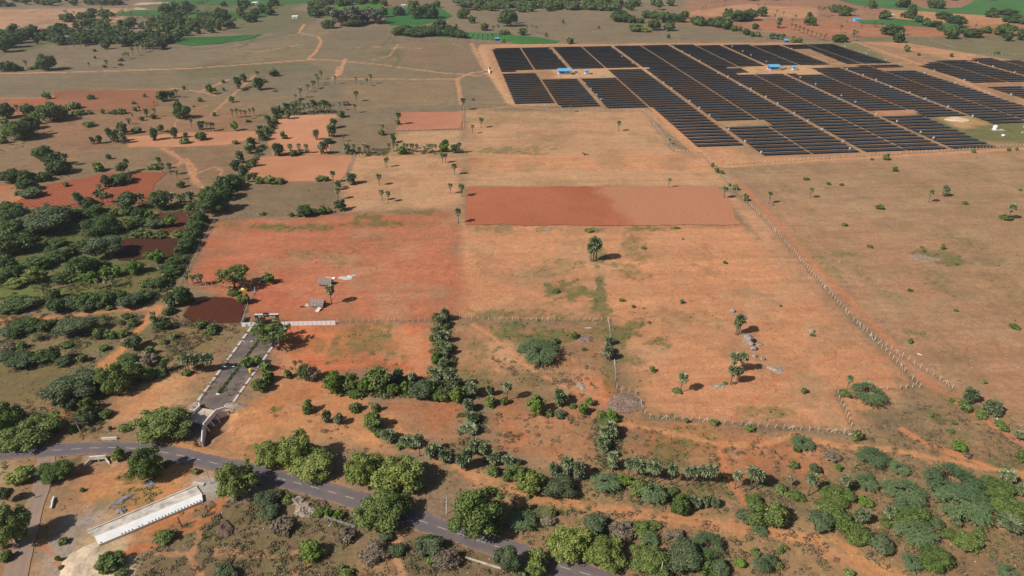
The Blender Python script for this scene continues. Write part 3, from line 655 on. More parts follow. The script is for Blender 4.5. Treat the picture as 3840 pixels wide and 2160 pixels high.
NAME = {'H': ('broadleaf_tree', 'tree', 'mid-green tree'), 'L': ('neem_tree', 'tree', 'pale green tree'), 'T': ('rain_tree', 'tree', 'yellow-green spreading tree'), 'G': ('broadleaf_tree', 'tree', 'dark green tree'), 'M': ('mango_tree', 'tree', 'bright green tree'),
        'A': ('acacia_tree', 'tree', 'grey-green acacia'), 'B': ('bush', 'bush', 'green bush'), 'K': ('dry_shrub', 'shrub', 'brown leafless shrub'), 'N': ('bare_tree', 'tree', 'grey half-bare tree'),
        'J': ('thorn_bush', 'bush', 'feathery thorn bush'), 'P': ('palmyra_palm', 'palm', 'bare-trunked fan palm'), 'Q': ('fan_palm', 'palm', 'bushy fan palm'),
        'C': ('coconut_palm', 'palm', 'slender coconut palm'), 'D': ('date_palm', 'palm', 'squat feather palm'), 'S': ('palm_sapling', 'sapling', 'young palm sapling')}
ORD = ['', 'first', 'second', 'third', 'fourth', 'fifth', 'sixth', 'seventh', 'eighth', 'ninth', 'tenth', 'eleventh', 'twelfth', 'thirteenth', 'fourteenth', 'fifteenth', 'sixteenth', 'seventeenth', 'eighteenth', 'nineteenth', 'twentieth']
def ordn(i):
    if i <= 20: return ORD[i]
    if i in (30, 40, 50): return {30: 'thirtieth', 40: 'fortieth', 50: 'fiftieth'}[i]
    return {2: 'twenty', 3: 'thirty', 4: 'forty', 5: 'fifty'}[i // 10] + '-' + ORD[i % 10]
NPL = [0]
def plant(kind, x, y, h, w, label, group):
    """x,y = photo pixel of the foot (palms) or bottom centre of the foliage; h,w = its size in photo pixels"""
    NPL[0] += 1; rng = random.Random(NPL[0] * 7919 + int(x * 3 + y)); s = ppm(y)
    big = max(h, w) / 3.75; lod = 2 if big > 27 else (1 if big > 12 else 0)
    var = rng.randrange(4 if lod < 2 else 3); cr, tr = get_mesh(kind, lod, var)
    dep = TH - math.atan((1080 - y) / F)
    if kind in 'PCS':
        b = W(x, y); t = (1080 - (y - h)) / F; wv = (b.y * ST - t * b.y * CT) / (CT + t * ST); Hm = max(1.5, HC - wv)
        sc = (Hm * rng.uniform(.95, 1.1),) * 2 + (Hm,); 
        if kind == 'P': Hm = Hm / 1.0; sc = (Hm * rng.uniform(.82, 1.12),) * 2 + (Hm,)
        loc = (b.x, b.y, 0)
    else:
        hw = w / (2 * s); e = h / (2 * s)
        a = math.sqrt(max(e * e - (hw * math.sin(dep)) ** 2, (.34 * hw) ** 2)) / math.cos(dep)
        a = min(a, hw * 1.25) if kind not in 'QG' else min(a, hw * 1.6)
        lift = {'H': 1.0, 'L': 1.5, 'T': 1.06, 'G': .98, 'M': 1.06, 'A': 1.1, 'J': .82, 'B': .85, 'K': .85, 'N': 1.0, 'Q': .92, 'D': .95}[kind]
        c = W(x, y - h / 2, a * lift); hd = hw * rng.uniform(.92, 1.08)
        gr = {'L': 1.22, 'H': 1.1, 'T': 1.1, 'G': 1.1, 'M': 1.1, 'A': 1.12, 'B': 1.12, 'Q': 1.12, 'N': 1.15}.get(kind, 1.0); hd *= gr; a *= (1 + gr) / 2; loc = (c.x, c.y, 0); sc = (hd, hd, a)
    nm, cat, _ = NAME[kind]; rz = rng.uniform(0, 6.28)
    zc = 0 if kind in 'PCS' else a * lift
    root = empty(nm, loc, rz); root.scale = sc
    if kind in 'PCS':
        ln = rng.uniform(0, .07); root.rotation_euler = (rng.uniform(-ln, ln), rng.uniform(-ln, ln), rz)
    if big < 10 and kind not in 'S':          # too small to show parts: one mesh
        key = (kind, 'one', lod, var, round(zc / sc[2], 2))
        if key not in MESH:
            k0 = len(cr.vertices); V = np.empty(k0 * 3, np.float32); cr.vertices.foreach_get('co', V); V = V.reshape(-1, 3).copy(); V[:, 2] += zc / sc[2]
            Vt = np.array([v.co[:] for v in tr.vertices], np.float32); Q = np.empty(len(cr.polygons) * 4, np.int32); cr.loops.foreach_get('vertex_index', Q); Q = Q.reshape(-1, 4)
            mi = np.empty(len(cr.polygons), np.int32); cr.polygons.foreach_get('material_index', mi)
            Qt = np.array([tuple(p.vertices) for p in tr.polygons if len(p.vertices) == 4], np.int32)
            MESH[key] = mesh_np(nm, np.vstack([V, Vt]), np.vstack([Q, Qt + k0]), list(cr.materials) + [tr.materials[0]], mi=np.concatenate([mi, np.full(len(Qt), len(cr.materials))]))
        bpy.data.objects.remove(root); root = link(bpy.data.objects.new(nm, MESH[key])); root.location = loc; root.rotation_euler = (0, 0, rz); root.scale = sc
    else:
        o = link(bpy.data.objects.new('crown', cr), root); o.location = (0, 0, zc / sc[2])
        o = link(bpy.data.objects.new('trunk', tr), root)
        if kind in 'QD': o.location = (0, 0, zc / sc[2])
    tag(root, label, cat, group); return root
def build_plants(TXT):
    cl = None; items = {}
    for ln in TXT.strip().split('\n'):
        ln = ln.strip()
        if not ln: continue
        if ln[0] == '@':
            t, ph = ln[1:].split(' ', 1)
            if ',' in t: x0, y0, k = (float(z) for z in t.split(',')); conv = (lambda x, y, x0=x0, y0=y0, k=k: (x0 + x / k, y0 + y / k)); ks = k
            else: conv = (lambda x, y, t=t: q(t, x, y)); ks = 2.68333
            continue
        for e in ln.split(';'):
            p = e.split()
            if not p: continue
            u, v = conv(float(p[1]), float(p[2])); h = float(p[3]) / ks; w = float(p[4]) / ks if len(p) > 4 else h * .45
            if p[0] == 'G' and v > 1440: p[0] = 'H'
            items.setdefault((ph, p[0]), []).append((u, v, h, w))
    ordered = []
    for (ph, k), L in items.items():
        L.sort(); n = len(L); desc = NAME[k][2]
        for i, (u, v, h, w) in enumerate(L):
            if n == 1: lab = '%s %s' % (desc, ph)
            elif n == 2: lab = '%s, %s of two %s' % (desc, ('left', 'right')[i], ph)
            else: lab = '%s, %s from the left %s' % (desc, ordn(i + 1), ph)
            if n > 2 and i == n - 1: lab = '%s, rightmost %s' % (desc, ph)
            if n > 2 and i == 0: lab = '%s, leftmost %s' % (desc, ph)
            plant(k, u, v, h, w, lab, ('%ss %s' % (desc, ph)) if n > 1 else None)
def grove(poly, mixs, n, hr, phrase, seed):    # crowded far groves: individual trees nothing tells apart
    P = fp(poly); rng = random.Random(seed); us = [p[0] for p in P]; vs = [p[1] for p in P]; kinds = ''.join(c * int(k) for c, k in (m.split(':') for m in mixs.split()))
    got = []; tries = 0; roots = []
    while len(got) < n and tries < 20000:
        tries += 1; u = rng.uniform(min(us), max(us)); v = rng.uniform(min(vs), max(vs))
        if not inpoly(u, v, P): continue
        w = W(u, v); md = 5.0 if tries < 6000 else 3.0
        if any((w - g).length < md for g in got): continue
        got.append(w); k = rng.choice(kinds); hm = rng.uniform(*hr); s = ppm(v)
        if k in 'PC': hh = hm * 1.15 * s; ww = 0
        else: ww = hm * rng.uniform(.9, 1.5) * s; hh = hm * s * .95
        roots.append(plant(k, u, v + (0 if k in 'PC' else .15 * hh), hh, ww, phrase, None))
    Vs, Qs, ms, mats, k0 = [], [], [], [], 0
    for r in roots:
        M = Matrix.LocRotScale(r.location, r.rotation_euler, r.scale)
        for o in ([r] if r.type == 'MESH' else list(r.children)):
            me = o.data; mw = np.array(M @ Matrix.Translation(o.location) if o is not r else M)
            V = np.empty(len(me.vertices) * 3, np.float32); me.vertices.foreach_get('co', V); V = V.reshape(-1, 3) @ mw[:3, :3].T + mw[:3, 3]
            mi = np.empty(len(me.polygons), np.int32); me.polygons.foreach_get('material_index', mi)
            for m in me.materials:
                if m not in mats: mats.append(m)
            lut = np.array([mats.index(m) for m in me.materials]); 
            qd = [(tuple(p.vertices), i) for i, p in enumerate(me.polygons) if len(p.vertices) == 4]
            Vs.append(V); Qs.append(np.array([a for a, _ in qd]) + k0); ms.append(lut[mi[[i for _, i in qd]]]); k0 += len(V)
        for o in list(r.children): bpy.data.objects.remove(o)
        bpy.data.objects.remove(r)
    tag(link(bpy.data.objects.new('woodland', mesh_np('woodland', np.vstack(Vs), np.vstack(Qs), mats, mi=np.concatenate(ms)))), phrase, 'woodland', kind='stuff')
VEG = '''
@00 in the dry field beyond the long far-left track
P 600 487 72;P 755 492 55;P 810 475 78;P 868 502 68;G 1055 492 78 75;B 955 522 28 30;B 955 592 28 25
@00 beside the long dirt track at far left
G 468 702 155 160;P 275 700 100;P 905 690 65;P 1083 685 90;B 1045 682 28 40;G 30 718 90 80;G 95 718 95 90;G 150 715 75 65;B 212 714 42 50;B 310 702 30 50;B 365 698 35 60;B 425 698 26 50
@00 climbing the slanting path at upper left
B 1215 617 32 50;P 1250 602 70;P 1275 595 75;P 1300 590 65;P 1340 560 95;P 1400 535 110;P 1440 520 80;P 1470 512 75;P 1500 500 75;P 1540 490 80;P 1575 480 75;B 1210 660 25 40
@00 in the dark clump at the far-left edge
G 40 520 140 130;G 100 475 130 150;G 200 430 110 130;G 310 392 130 165;G 430 355 60 60;G 365 442 60 50
@00 around the brown-red field at left
M 460 992 60 70;B 910 1002 52 62;B 1455 984 35 32;B 1345 1052 35 38;B 740 1098 72 120;G 1640 1015 95 110;G 1715 980 65 72;P 1785 985 95;P 1855 940 75;P 1555 1065 48
@00 along the lower edge of the brown-red field
B 800 1160 55 130;B 905 1152 45 50;B 1030 1147 42 50;B 1100 1148 32 55;B 1160 1152 50 65;B 1220 1150 60 80;B 1360 1122 42 48;P 1410 1140 85;Q 1475 1182 88 70;P 1565 1178 92;B 1535 1200 50 65;D 1290 1255 105 100;P 1340 1200 60;B 1420 1218 45 50
@00 in the left-edge thickets under the brown-red field
G 45 1190 150 140;P 185 1150 105;G 280 1150 105 130;B 340 1187 60 95;G 520 1220 185 230;G 630 1172 92 120;G 205 1400 200 280;G 130 1350 120 150;G 310 1300 110 120;B 380 1252 70 62;B 30 1449 80 85;B 40 1240 50 85
@00 in the dry field left of the peach strip
B 905 1274 47 120;B 1370 1342 62 82;G 1785 1097 80 82;G 1830 1190 130 150;P 1930 1280 95;B 2245 835 35 32;B 2150 1172 45 42;B 2160 922 36 32;B 2250 917 32 32;B 2012 1027 50 46;B 1945 1078 18 26;B 2335 1032 58 52;M 2360 1312 85 72
@00 near the fork of the upper-left tracks
M 2110 947 98 72;Q 2390 900 130 80;P 2425 880 112;G 2450 822 76 62;B 2460 912 36 52;G 1855 905 40 30
@00 in the ragged palm row left of centre
P 2345 1187 98;P 2390 1182 98;P 2430 1182 90;P 2475 1202 98;P 2520 1177 92;P 2560 1167 88;B 2490 1232 32 52
@00 standing over the peach strip
G 1225 1332 102 82;Q 1115 1432 142 100;Q 1165 1437 132 100;Q 1215 1362 126 86;Q 1222 1449 112 82;Q 915 1452 74 70;Q 990 1447 102 90;Q 1540 1422 142 90;P 1548 1348 66;M 1615 1327 66 62;B 1680 1332 26 32;Q 1755 1397 132 82;Q 1865 1387 62 52;G 2020 1412 82 100;Q 2010 1312 112 92;P 2050 1305 95;P 2090 1322 102;P 2130 1322 98;P 2155 1312 85;B 1860 1452 62 100;Q 2520 1452 82 72;B 2370 1450 36 62
@01 beside the slanting ploughed plot at left
G 430 147 125 165;G 530 222 132 172;G 590 302 142 202;P 680 220 135;G 545 312 92 122;G 110 397 142 205;G 240 392 127 152;G 330 382 92 102;G 275 472 120 175;G 430 377 92 102;B 490 352 46 62;A 310 542 92 205;B 180 522 46 66;B 665 432 46 62;Q 795 632 148 120;D 460 657 108 118
@01 in the dry ground right of the slanting plot
B 1085 157 52 56;B 995 277 92 116;A 1215 302 122 102;P 1295 278 138;Q 1060 442 152 90;G 1190 412 112 220;D 990 467 102 92;P 1615 255 132;B 1570 257 62 92;P 1640 292 112;P 1720 312 132;P 1790 362 98;B 1820 442 72 72;B 1500 262 42 62
@01 along the upper edge of the green grove
G 890 642 102 152;P 1045 595 118;P 1090 598 120;P 1140 585 95;A 1290 667 178 215;G 1000 552 92 112;P 1450 645 158;G 1590 667 192 182;P 1700 605 138;P 1740 645 165;P 1790 600 110;P 1830 645 148;P 1870 615 125;P 1940 635 170;B 1900 667 62 72
@01 in the tall corner clump above the compound fence
G 2290 472 152 202;G 2150 692 222 285;G 2080 592 152 182;G 2210 562 172 202;G 2350 442 132 152;P 2145 705 115;P 2060 742 132
@01 in the hedgerow left of the compound fence
G 2000 802 122 165;G 1960 882 112 165;G 1920 962 112 155;G 1880 1042 122 155;G 1840 1112 112 155;P 1915 775 82;G 1750 1242 102 165;G 1720 1332 112 172;B 1650 1392 92 122;G 1590 1449 112 172;B 1460 1449 82 92
@01 climbing the diagonal between the peach fields
Q 2370 272 112 122;Q 2420 332 122 122;Q 2430 192 132 92;Q 2500 102 112 112;Q 2545 62 132 102;Q 2550 232 102 82;Q 2505 387 92 72;Q 2560 382 82 62
@01 in the back half of the green grove
G 130 802 182 285;A 490 905 265 490;G 120 962 202 265;G 890 742 92 155;G 1000 922 202 335;T 1250 862 122 155;G 1390 832 112 132;G 1390 742 102 122;M 1495 732 76 72;M 1530 762 52 62;G 1280 722 92 102;B 1150 742 72 92;G 960 700 90 150;G 760 760 100 170;G 60 700 120 200
@01 around the small maroon plot
A 1570 852 92 162;B 1700 772 62 72;M 1710 832 98 98;B 1780 932 62 145;B 1600 942 72 155;B 1430 952 102 162
@01 around the darkest brown plot
A 1045 1142 222 325;M 1565 1192 118 158;M 1355 1302 132 158;B 1480 1150 60 90
@01 in the front half of the green grove
G 60 1122 202 190;G 200 1092 202 240;G 830 1082 112 152;G 560 1032 92 172;G 720 1112 92 112;G 600 1182 122 202;G 500 1122 92 122;G 380 1272 152 262;T 330 1402 152 202;G 150 1352 132 162;G 820 1332 192 262;M 1060 1342 112 112;M 1170 1332 98 92;M 910 1392 112 132;M 830 1382 82 92;G 610 1402 102 132;T 150 1449 102 182;G 1000 1242 72 122;G 60 1262 142 162;G 240 1002 112 152;B 700 1392 62 142;G 40 1402 112 132;D 430 1449 68 112
@01 at the lower rim of the green grove
P 995 1452 98;P 1085 1452 112;P 1145 1435 115;P 1630 1315 100
@01 beside the thin-crowned tree at the compound corner
P 1890 1415 105;P 1955 1430 118;P 2000 1425 118;P 2040 1425 128
@01 with a thin airy crown at the compound corner
L 2335 1425 200 255
@11 along the top edge of the peach tilled field
Q 200 122 142 122;Q 245 117 112 80;P 355 112 120;P 440 102 112;P 510 98 104;G 370 122 62 82;Q 660 107 132 102;P 715 102 104;Q 925 107 112 112;P 990 98 108;P 1045 132 112;B 960 107 52 82;P 1100 102 112;P 1135 92 86
@11 in the palm row above the tan plot
P 1340 82 98;P 1385 87 104;P 1420 97 112;M 1465 102 82 72;P 1495 72 86;P 1520 82 92;P 1560 87 98;P 1578 82 92;P 1620 87 96;P 1695 97 82;P 1735 87 94;P 1775 82 92;P 1808 87 92;Q 1900 82 122 92;M 1890 77 92 82;Q 2000 97 102 92;P 2050 92 112
@11 standing in the tan plot behind the huts
P 1320 232 110;P 1305 235 95;P 1878 192 108;P 1910 187 98;P 1997 312 122;P 1243 417 122;P 1270 572 118;P 1330 587 122;P 1957 502 114;P 2075 532 138
@11 between the compound and the wide ploughed field
P 2038 802 162
@11 beside the dry square plot's right edge
P 780 387 122;B 645 382 62 72;B 700 377 56 62;Q 960 417 128 132;Q 830 482 128 62;P 830 557 128;G 840 672 102 104;P 885 652 112;P 832 442 85
@11 under the peach tilled field
B 130 407 86 102;B 35 402 76 92;B 220 407 72 122
@11 along the post fence on the compound's upper side
G 480 732 118 145;B 670 707 82 102;B 580 722 62 72;B 730 702 52 72;B 70 717 36 62;B 355 732 46 46;B 430 735 40 40
@11 shading the parked silver car
M 125 1402 98 88
@12 between the two thatched huts
P 762 162 200
@21 above the wide ploughed field's right half
P 1573 443 108;P 2130 547 132
@21 in the green strip of the tan field
P 815 1182 255;P 845 1175 215;P 792 1180 200
@21 dotted along the diagonal fence above
B 2025 232 42 42;B 2065 292 48 46;B 2105 307 42 42;B 2250 467 62 52;B 2360 582 62 46;B 2350 527 32 28;B 2195 427 28 32
@21 low in the tan field
B 2145 1207 34 36;B 770 892 40 72;B 1660 855 24 50;B 1325 1055 28 50;B 1720 962 18 22
@31 in the right-hand dry pasture
P 420 547 118;P 10 602 132;P 1615 588 138;Q 1785 532 122 92;P 2415 762 165;B 2385 767 62 112;B 385 367 36 52;B 605 412 32 42;B 745 422 26 46;B 1128 662 52 62;B 765 827 36 62;B 1985 612 36 52;B 1755 1072 66 46;B 1025 1047 36 62;B 2535 472 26 32;B 1545 1047 20 42;B 1885 1217 26 42;B 1280 282 50 50;B 1575 1090 24 40
@31 along the track below the solar field
B 1195 167 66 56;B 2065 97 56 36;B 2425 77 46 32;B 2500 72 46 32;B 1045 165 30 32
@02 in the scrub band above the left dirt path
G 150 232 122 255;A 280 192 112 225;G 560 252 152 182;G 540 122 112 122;A 700 222 142 202;G 830 202 152 202;G 1000 192 162 222;A 860 242 82 162;G 1180 132 112 152;A 1290 192 122 265;G 1430 132 112 182;B 1100 227 56 72;P 445 72 84
@02 in the dark clump beside the chocolate plot
Q 1720 192 182 152;G 1830 172 192 202;P 1555 345 118;P 1570 415 142;G 1640 422 122 152;B 1700 272 92 122
@02 in the scrub left of the lower dirt road
D 1050 337 104 135;D 1215 382 104 135;B 1335 392 86 122;B 1280 322 72 102;A 760 472 192 355;G 440 442 112 132;G 130 512 102 132;G 260 422 112 232;A 520 402 92 122;D 375 542 135 150;B 1000 512 122 132;B 1090 522 102 132;B 1240 497 72 102;B 1035 642 66 98;B 670 602 72 112;A 60 482 92 142;K 80 632 82 202;B 230 617 72 92
@02 behind the olive field at far left
A 150 822 202 305;G 380 772 152 222;G 540 742 152 132;A 640 782 82 152;B 820 752 82 92
@02 in the big thicket left of the access road
G 1170 1042 322 345;A 720 1102 242 440;G 900 1012 182 262;A 620 1202 182 162;Q 900 1132 142 132;G 860 1242 142 122;Q 1400 862 132 112;Q 1650 852 132 92;A 1330 622 152 182;B 1510 682 92 102;K 1500 792 142 182;G 1280 762 102 162;B 1580 902 102 182;B 1480 932 132 152;A 690 1232 132 162
@02 in the leaning palm row beside the access road
P 1845 832 148;P 1885 852 155;P 1910 862 195;P 1980 862 195;P 2055 832 172;P 2072 848 190;P 2100 845 175;P 2135 842 185
@02 in the rough ground left of the access road
B 1870 892 62 102;B 2015 417 86 102;B 2130 467 102 142;B 1740 522 62 82;B 1640 572 62 82;B 1750 402 52 62;B 1775 572 36 52;B 2350 72 62 112
@02 by the thin fence above the gate wall
M 2455 157 104 125
@02 overhanging the road end beside the bridge
G 1630 1560 355 485
@02 over the junction at the left edge
G 60 1500 325 265;G 320 1545 275 490;G 60 1620 200 260
@02 on the verge above the left junction
A 870 1372 142 172;G 850 1332 152 122;B 1265 1442 82 112;B 960 1302 102 102;B 1060 1312 92 152;B 740 1449 72 92;B 1100 1432 42 42
@680,1330,6.44 on the access road's left kerb
S 1105 105 110;S 1040 205 115;S 870 372 120;S 835 555 90;S 725 695 150;S 600 855 165;S 480 995 155
@680,1330,6.44 in the median hedge
S 890 915 215
@680,1330,6.44 on the access road's right kerb
S 1440 600 100;S 1305 745 135;S 1250 870 100;S 1145 1000 130
@680,1330,6.44 beside the yellow drum on the access road
M 1600 295 225 240;M 1835 245 220 210
@680,1330,6.44 right of the yellow drum
M 2000 385 185 235;B 2110 690 280 240;G 1835 830 245 250
@890,1150,6.44 by the upper access road
S 230 495 120;S 160 655 110;S 85 850 90;S 690 995 110;S 622 1065 110;S 1100 375 110
@890,1150,6.44 in front of the entrance gate
L 800 890 510 640
@12 in the hedge on the orange field's right
Q 1915 342 148 102;Q 1850 412 142 112;B 1900 412 72 82;Q 1835 562 132 112;Q 1935 552 112 102;B 1770 532 62 62;B 1850 602 82 102;Q 1900 642 112 132;Q 1935 692 112 112;Q 1890 742 112 122;M 1810 762 132 102;Q 1880 832 122 122;Q 1815 932 142 132;P 1945 1022 225;Q 1790 1012 112 112
@12 in the hedge along the orange field's lower side
M 790 1062 212 192;G 940 1042 182 162;G 990 1102 102 142;M 1090 1062 152 122;G 1210 1042 242 242;Q 1240 962 132 132;Q 1340 962 102 92;Q 1450 962 152 122;Q 1580 962 112 102;M 1500 1062 112 102;G 1380 1092 142 102;A 1660 1112 172 222;G 1860 1142 122 152;M 1780 1082 92 82
@12 below the entrance road's right kerb
P 400 832 108;G 480 932 152 122;B 325 912 92 82;K 560 950 170 160;B 85 852 112 112;G 40 1042 132 122;B 120 952 112 92
@12 in the sandy ground above the main road
Q 720 1372 168 112;Q 820 1382 122 92;B 520 1272 142 112;B 1000 1252 102 112;B 1205 1252 98 82;G 1170 1422 172 162;Q 1250 1449 112 132
@12 on the line joining the two palm hedges
Q 2145 1112 172 152;Q 2350 1092 122 102;P 2530 1132 195;B 2500 1182 82 72;B 2350 1202 112 112;M 2020 1162 152 132;Q 2140 1262 152 142;Q 2155 1372 142 152;Q 2140 1472 142 182
@13 in the left group beyond the main road
T 160 335 265 335;T 390 335 330 305;T 600 462 335 445
@13 in the middle group beyond the main road
T 1080 535 330 335;T 1420 642 400 480
@13 on the near edge of the main road
G 1270 1002 390 465
@13 beyond the road right of the white pole
G 2220 1052 465 485
@03 on the near verge beside the main road
T 2370 652 355 395
@13 in the dry scrub below the main road
A 1300 1102 102 142;M 550 1272 182 192;A 110 722 112 222;A 130 882 152 192;B 310 722 92 112;B 640 862 102 132;M 725 842 72 72;M 835 872 82 92;A 1420 1252 122 152;A 1740 1222 192 255;B 1740 1332 62 102;K 1200 1302 182 285;K 1900 1372 172 305;A 2520 1475 355 250;B 860 1402 62 62;B 910 1475 90 150;K 900 1100 110 200;K 260 1000 120 260
@13 along the lower track's palm hedge
Q 1350 132 172 192;Q 1540 162 152 172;P 1650 242 225;Q 1760 282 182 172;Q 1930 332 182 162;Q 2100 402 232 202;Q 2170 242 172 162;P 2290 302 185;Q 2370 332 152 142;B 2380 442 122 122;Q 2530 352 142 132;B 2540 502 122 102;B 1230 62 82 102;B 1460 172 62 102
@23 in the left part of the lower palm belt
Q 60 342 92 82;G 30 472 132 182;T 200 642 252 262;A 460 662 222 325;Q 420 452 152 132;Q 550 442 202 172;Q 700 482 205 165;Q 560 482 112 102;J 940 622 202 265
@23 in the crossing palm row of the lower belt
Q 990 92 192 202;Q 930 202 152 152;P 910 295 158;Q 1015 392 192 132;P 1010 402 205
@23 in the long row of the lower palm belt
M 1120 542 102 152;P 1170 462 208;P 1255 482 208;P 1295 482 165;P 1380 492 202;P 1412 502 178;P 1440 522 212;P 1600 532 212;P 1755 542 188;P 1820 532 192;P 1915 532 202;P 1980 547 218;P 2240 572 185;P 2395 582 222;P 2460 582 192
@23 below the long palm row
B 1280 662 202 205;J 1400 742 232 265;Q 1490 742 132 132;B 1730 722 102 122;G 1700 832 182 162;Q 1845 772 142 122;Q 1965 772 142 112;Q 2045 782 132 132;B 2430 762 92 202;G 2460 962 162 182;A 2350 902 132 172;J 2480 1042 92 142;B 1600 650 90 130
@23 on the verge above the main road's right end
J 110 1012 192 265;B 400 857 92 72;T 580 1292 352 405;T 930 1372 330 385;A 830 1002 132 255;J 870 1062 102 152;K 360 950 110 160;K 1100 1080 170 240
@23 in the lower right scrub beside the bent track
B 1320 1042 152 192;J 1390 1152 132 172;B 1360 1212 92 112;G 1380 1402 202 335;J 1960 1262 222 305;A 1750 1422 282 385;G 1960 1432 202 262;A 2100 1449 152 202;M 2300 1372 92 112;J 2500 1449 182 155;B 2450 1252 72 112;K 1640 1102 112 205;B 1440 962 72 112
@23 leaning over the main road at the bottom edge
T 240 1385 205 205;G 240 1470 190 185;Q 90 1470 80 130
@22 in the green-grey plot with the boulder heap
J 260 772 245 405;B 85 652 62 72;B 370 762 92 92;B 415 572 72 82;B 630 512 72 72;D 725 637 48 84
@22 at the post fence corner
Q 985 592 112 104;Q 985 665 110 104;Q 980 752 192 112
@22 below the green-grey plot
M 240 1282 205 155;Q 495 1192 172 152;B 370 1292 72 92;A 470 1302 62 112;B 605 1212 52 62;M 780 1182 82 82;M 720 1272 102 92;M 1000 1342 112 122;M 960 1449 122 142;B 910 1332 92 102
@22 in the right tan field near the boulders
P 1690 1052 208;B 1660 1062 56 82;P 2265 475 215;P 2285 455 190;P 2250 470 150;P 2222 855 205;P 2300 855 215;P 2200 972 192;P 2255 962 178;B 2140 972 32 42;B 2240 968 26 36
@22 along the lower boundary posts
B 2035 1392 66 66;B 1755 1367 52 42;M 2390 1449 72 82
@22 sparse in the middle of the tan field
B 1715 162 42 42;B 440 45 32 70;B 1110 140 36 60;B 1225 200 30 40;B 1380 362 28 36;B 1415 850 60 60
@32 around the feathery clump by the corner fence
P 790 1025 155;J 1000 1192 222 335;Q 995 1032 102 112;B 770 1102 82 112
@32 on the right edge below the double fence
Q 2040 1182 172 162;B 1970 1252 122 142;Q 2310 1312 182 192;B 2130 1312 92 92;B 2330 1402 62 122;B 2380 1452 62 102
@32 dotted over the right pasture
B 1435 562 52 46;B 1425 37 36 52;B 1895 242 32 42;B 445 487 32 52;B 2490 407 42 82;B 1875 1372 42 52;B 1630 1302 42 52;B 360 1062 62 62;B 1850 1147 42 62;B 1835 1452 28 62;B 130 190 20 28;B 2180 970 40 44
@33 along the orange footpath at right
B 905 102 104 92;J 345 192 142 192;B 290 212 82 62;B 260 372 82 72;A 470 412 92 92;M 705 387 66 76;J 1050 362 202 295;J 1310 422 102 182;M 1920 197 112 122;K 2010 272 72 92;K 640 282 82 155
@33 in the thicket band at lower right
P 400 645 232;P 200 565 118;P 750 625 185;J 980 592 162 235;J 1370 722 205 365;G 690 722 182 285;M 980 752 102 132;Q 935 952 192 182;Q 1220 902 172 152;B 1180 952 82 112;G 620 852 142 225;A 540 1002 182 255;G 740 962 162 225;G 900 1122 182 265;A 1150 1222 172 255;G 1450 962 192 325
@33 in the blue-green thicket at far right
J 1480 1132 222 345;J 1400 822 122 265;J 1850 652 252 500;J 1960 902 305 480;G 2300 702 232 305;G 2400 832 202 355;G 2260 582 132 162;Q 2390 522 172 152;Q 2510 652 162 152;Q 2420 1022 212 315;B 2310 612 62 102;A 1700 972 112 162;B 1810 1072 92 142;G 2000 1162 132 235;B 2130 1082 112 122;J 1720 620 150 260
@33 near the bottom right corner
G 1690 1382 242 305;M 1610 1392 102 122;J 1440 1382 112 205;B 820 1452 52 102;B 2390 432 72 72;Q 2540 92 112 112;G 2560 302 122 102;J 2400 1460 90 180
@33 left of the bent track
G 90 952 222 205;B 130 622 92 102;B 300 692 92 132;B 200 652 42 62;B 115 1222 62 62;B 170 1192 52 72;B 100 1382 72 72;J 20 1362 122 122
@03 around the concrete slab yard
T 215 522 185 235;G 540 502 225 285;B 1190 292 132 122;G 1450 492 312 295;B 1680 352 72 82;B 1960 432 62 72
@03 beside the side road at lower left
G 100 1172 430 330;A 50 702 152 132;B 640 1132 52 92;B 580 1312 72 52;B 830 602 42 46;B 60 1302 112 122;B 610 1382 42 52
@03 below the concrete slab
G 1110 1382 165 260;B 1660 1102 102 182;A 2270 1470 100 190;B 1210 1460 60 110
@10 in the far paddies at top centre
G 570 160 95 115;G 650 85 85 135;G 720 150 72 104;G 720 282 84 132;G 990 262 72 165;G 1280 172 92 92;G 1430 152 84 125;G 1600 182 165 145;G 1750 182 135 175;G 1820 72 62 72;G 1450 352 82 155;G 1600 362 84 225;G 1740 362 74 135;G 1850 292 92 112;G 1930 302 52 82;G 2080 182 92 135;G 2170 232 72 64;B 2010 282 42 36;T 2300 302 72 84;G 1290 60 60 60
@10 in the grey thicket at top centre
N 850 252 155 205;N 960 242 155 205;N 1080 222 145 205;N 1200 232 145 165;N 1020 180 80 160;N 900 190 90 150
@10 along the fence of the vivid paddy
P 2040 387 64;P 2065 385 58;P 2090 392 64;P 2130 392 64;P 2180 397 64;P 2230 402 64;P 2280 402 64;P 2330 407 68;P 2380 412 74;P 2450 422 74;C 2390 342 95;C 2440 352 115;G 2530 262 165 155;B 2500 352 52 92;B 2480 430 40 50
@10 dotted over the dry plots of upper centre
G 185 767 62 82;P 183 745 65;G 30 902 112 104;P 10 778 68;P 30 775 60;P 615 842 108;P 630 862 95;P 660 802 94;P 575 902 98;P 590 892 88;P 525 927 84;P 450 987 115;P 403 1012 70;P 800 847 94;P 1008 852 84;P 1118 867 88;P 1157 847 108;P 1012 1022 115;P 1000 1137 98;P 848 1112 95;B 860 1182 62 82;K 905 1062 44 74;B 90 830 34 40;B 195 922 18 40
@10 in the tall palm row above the peach field
P 300 1147 120;P 320 1145 110;P 345 1142 110;P 385 1162 125;P 420 1142 115;P 450 1142 120;P 490 1142 115;P 540 1142 115;P 580 1142 150;P 605 1142 125;P 650 1142 125;P 690 1142 145;P 720 1142 135;P 755 1142 105
@10 around the enclosed peach field
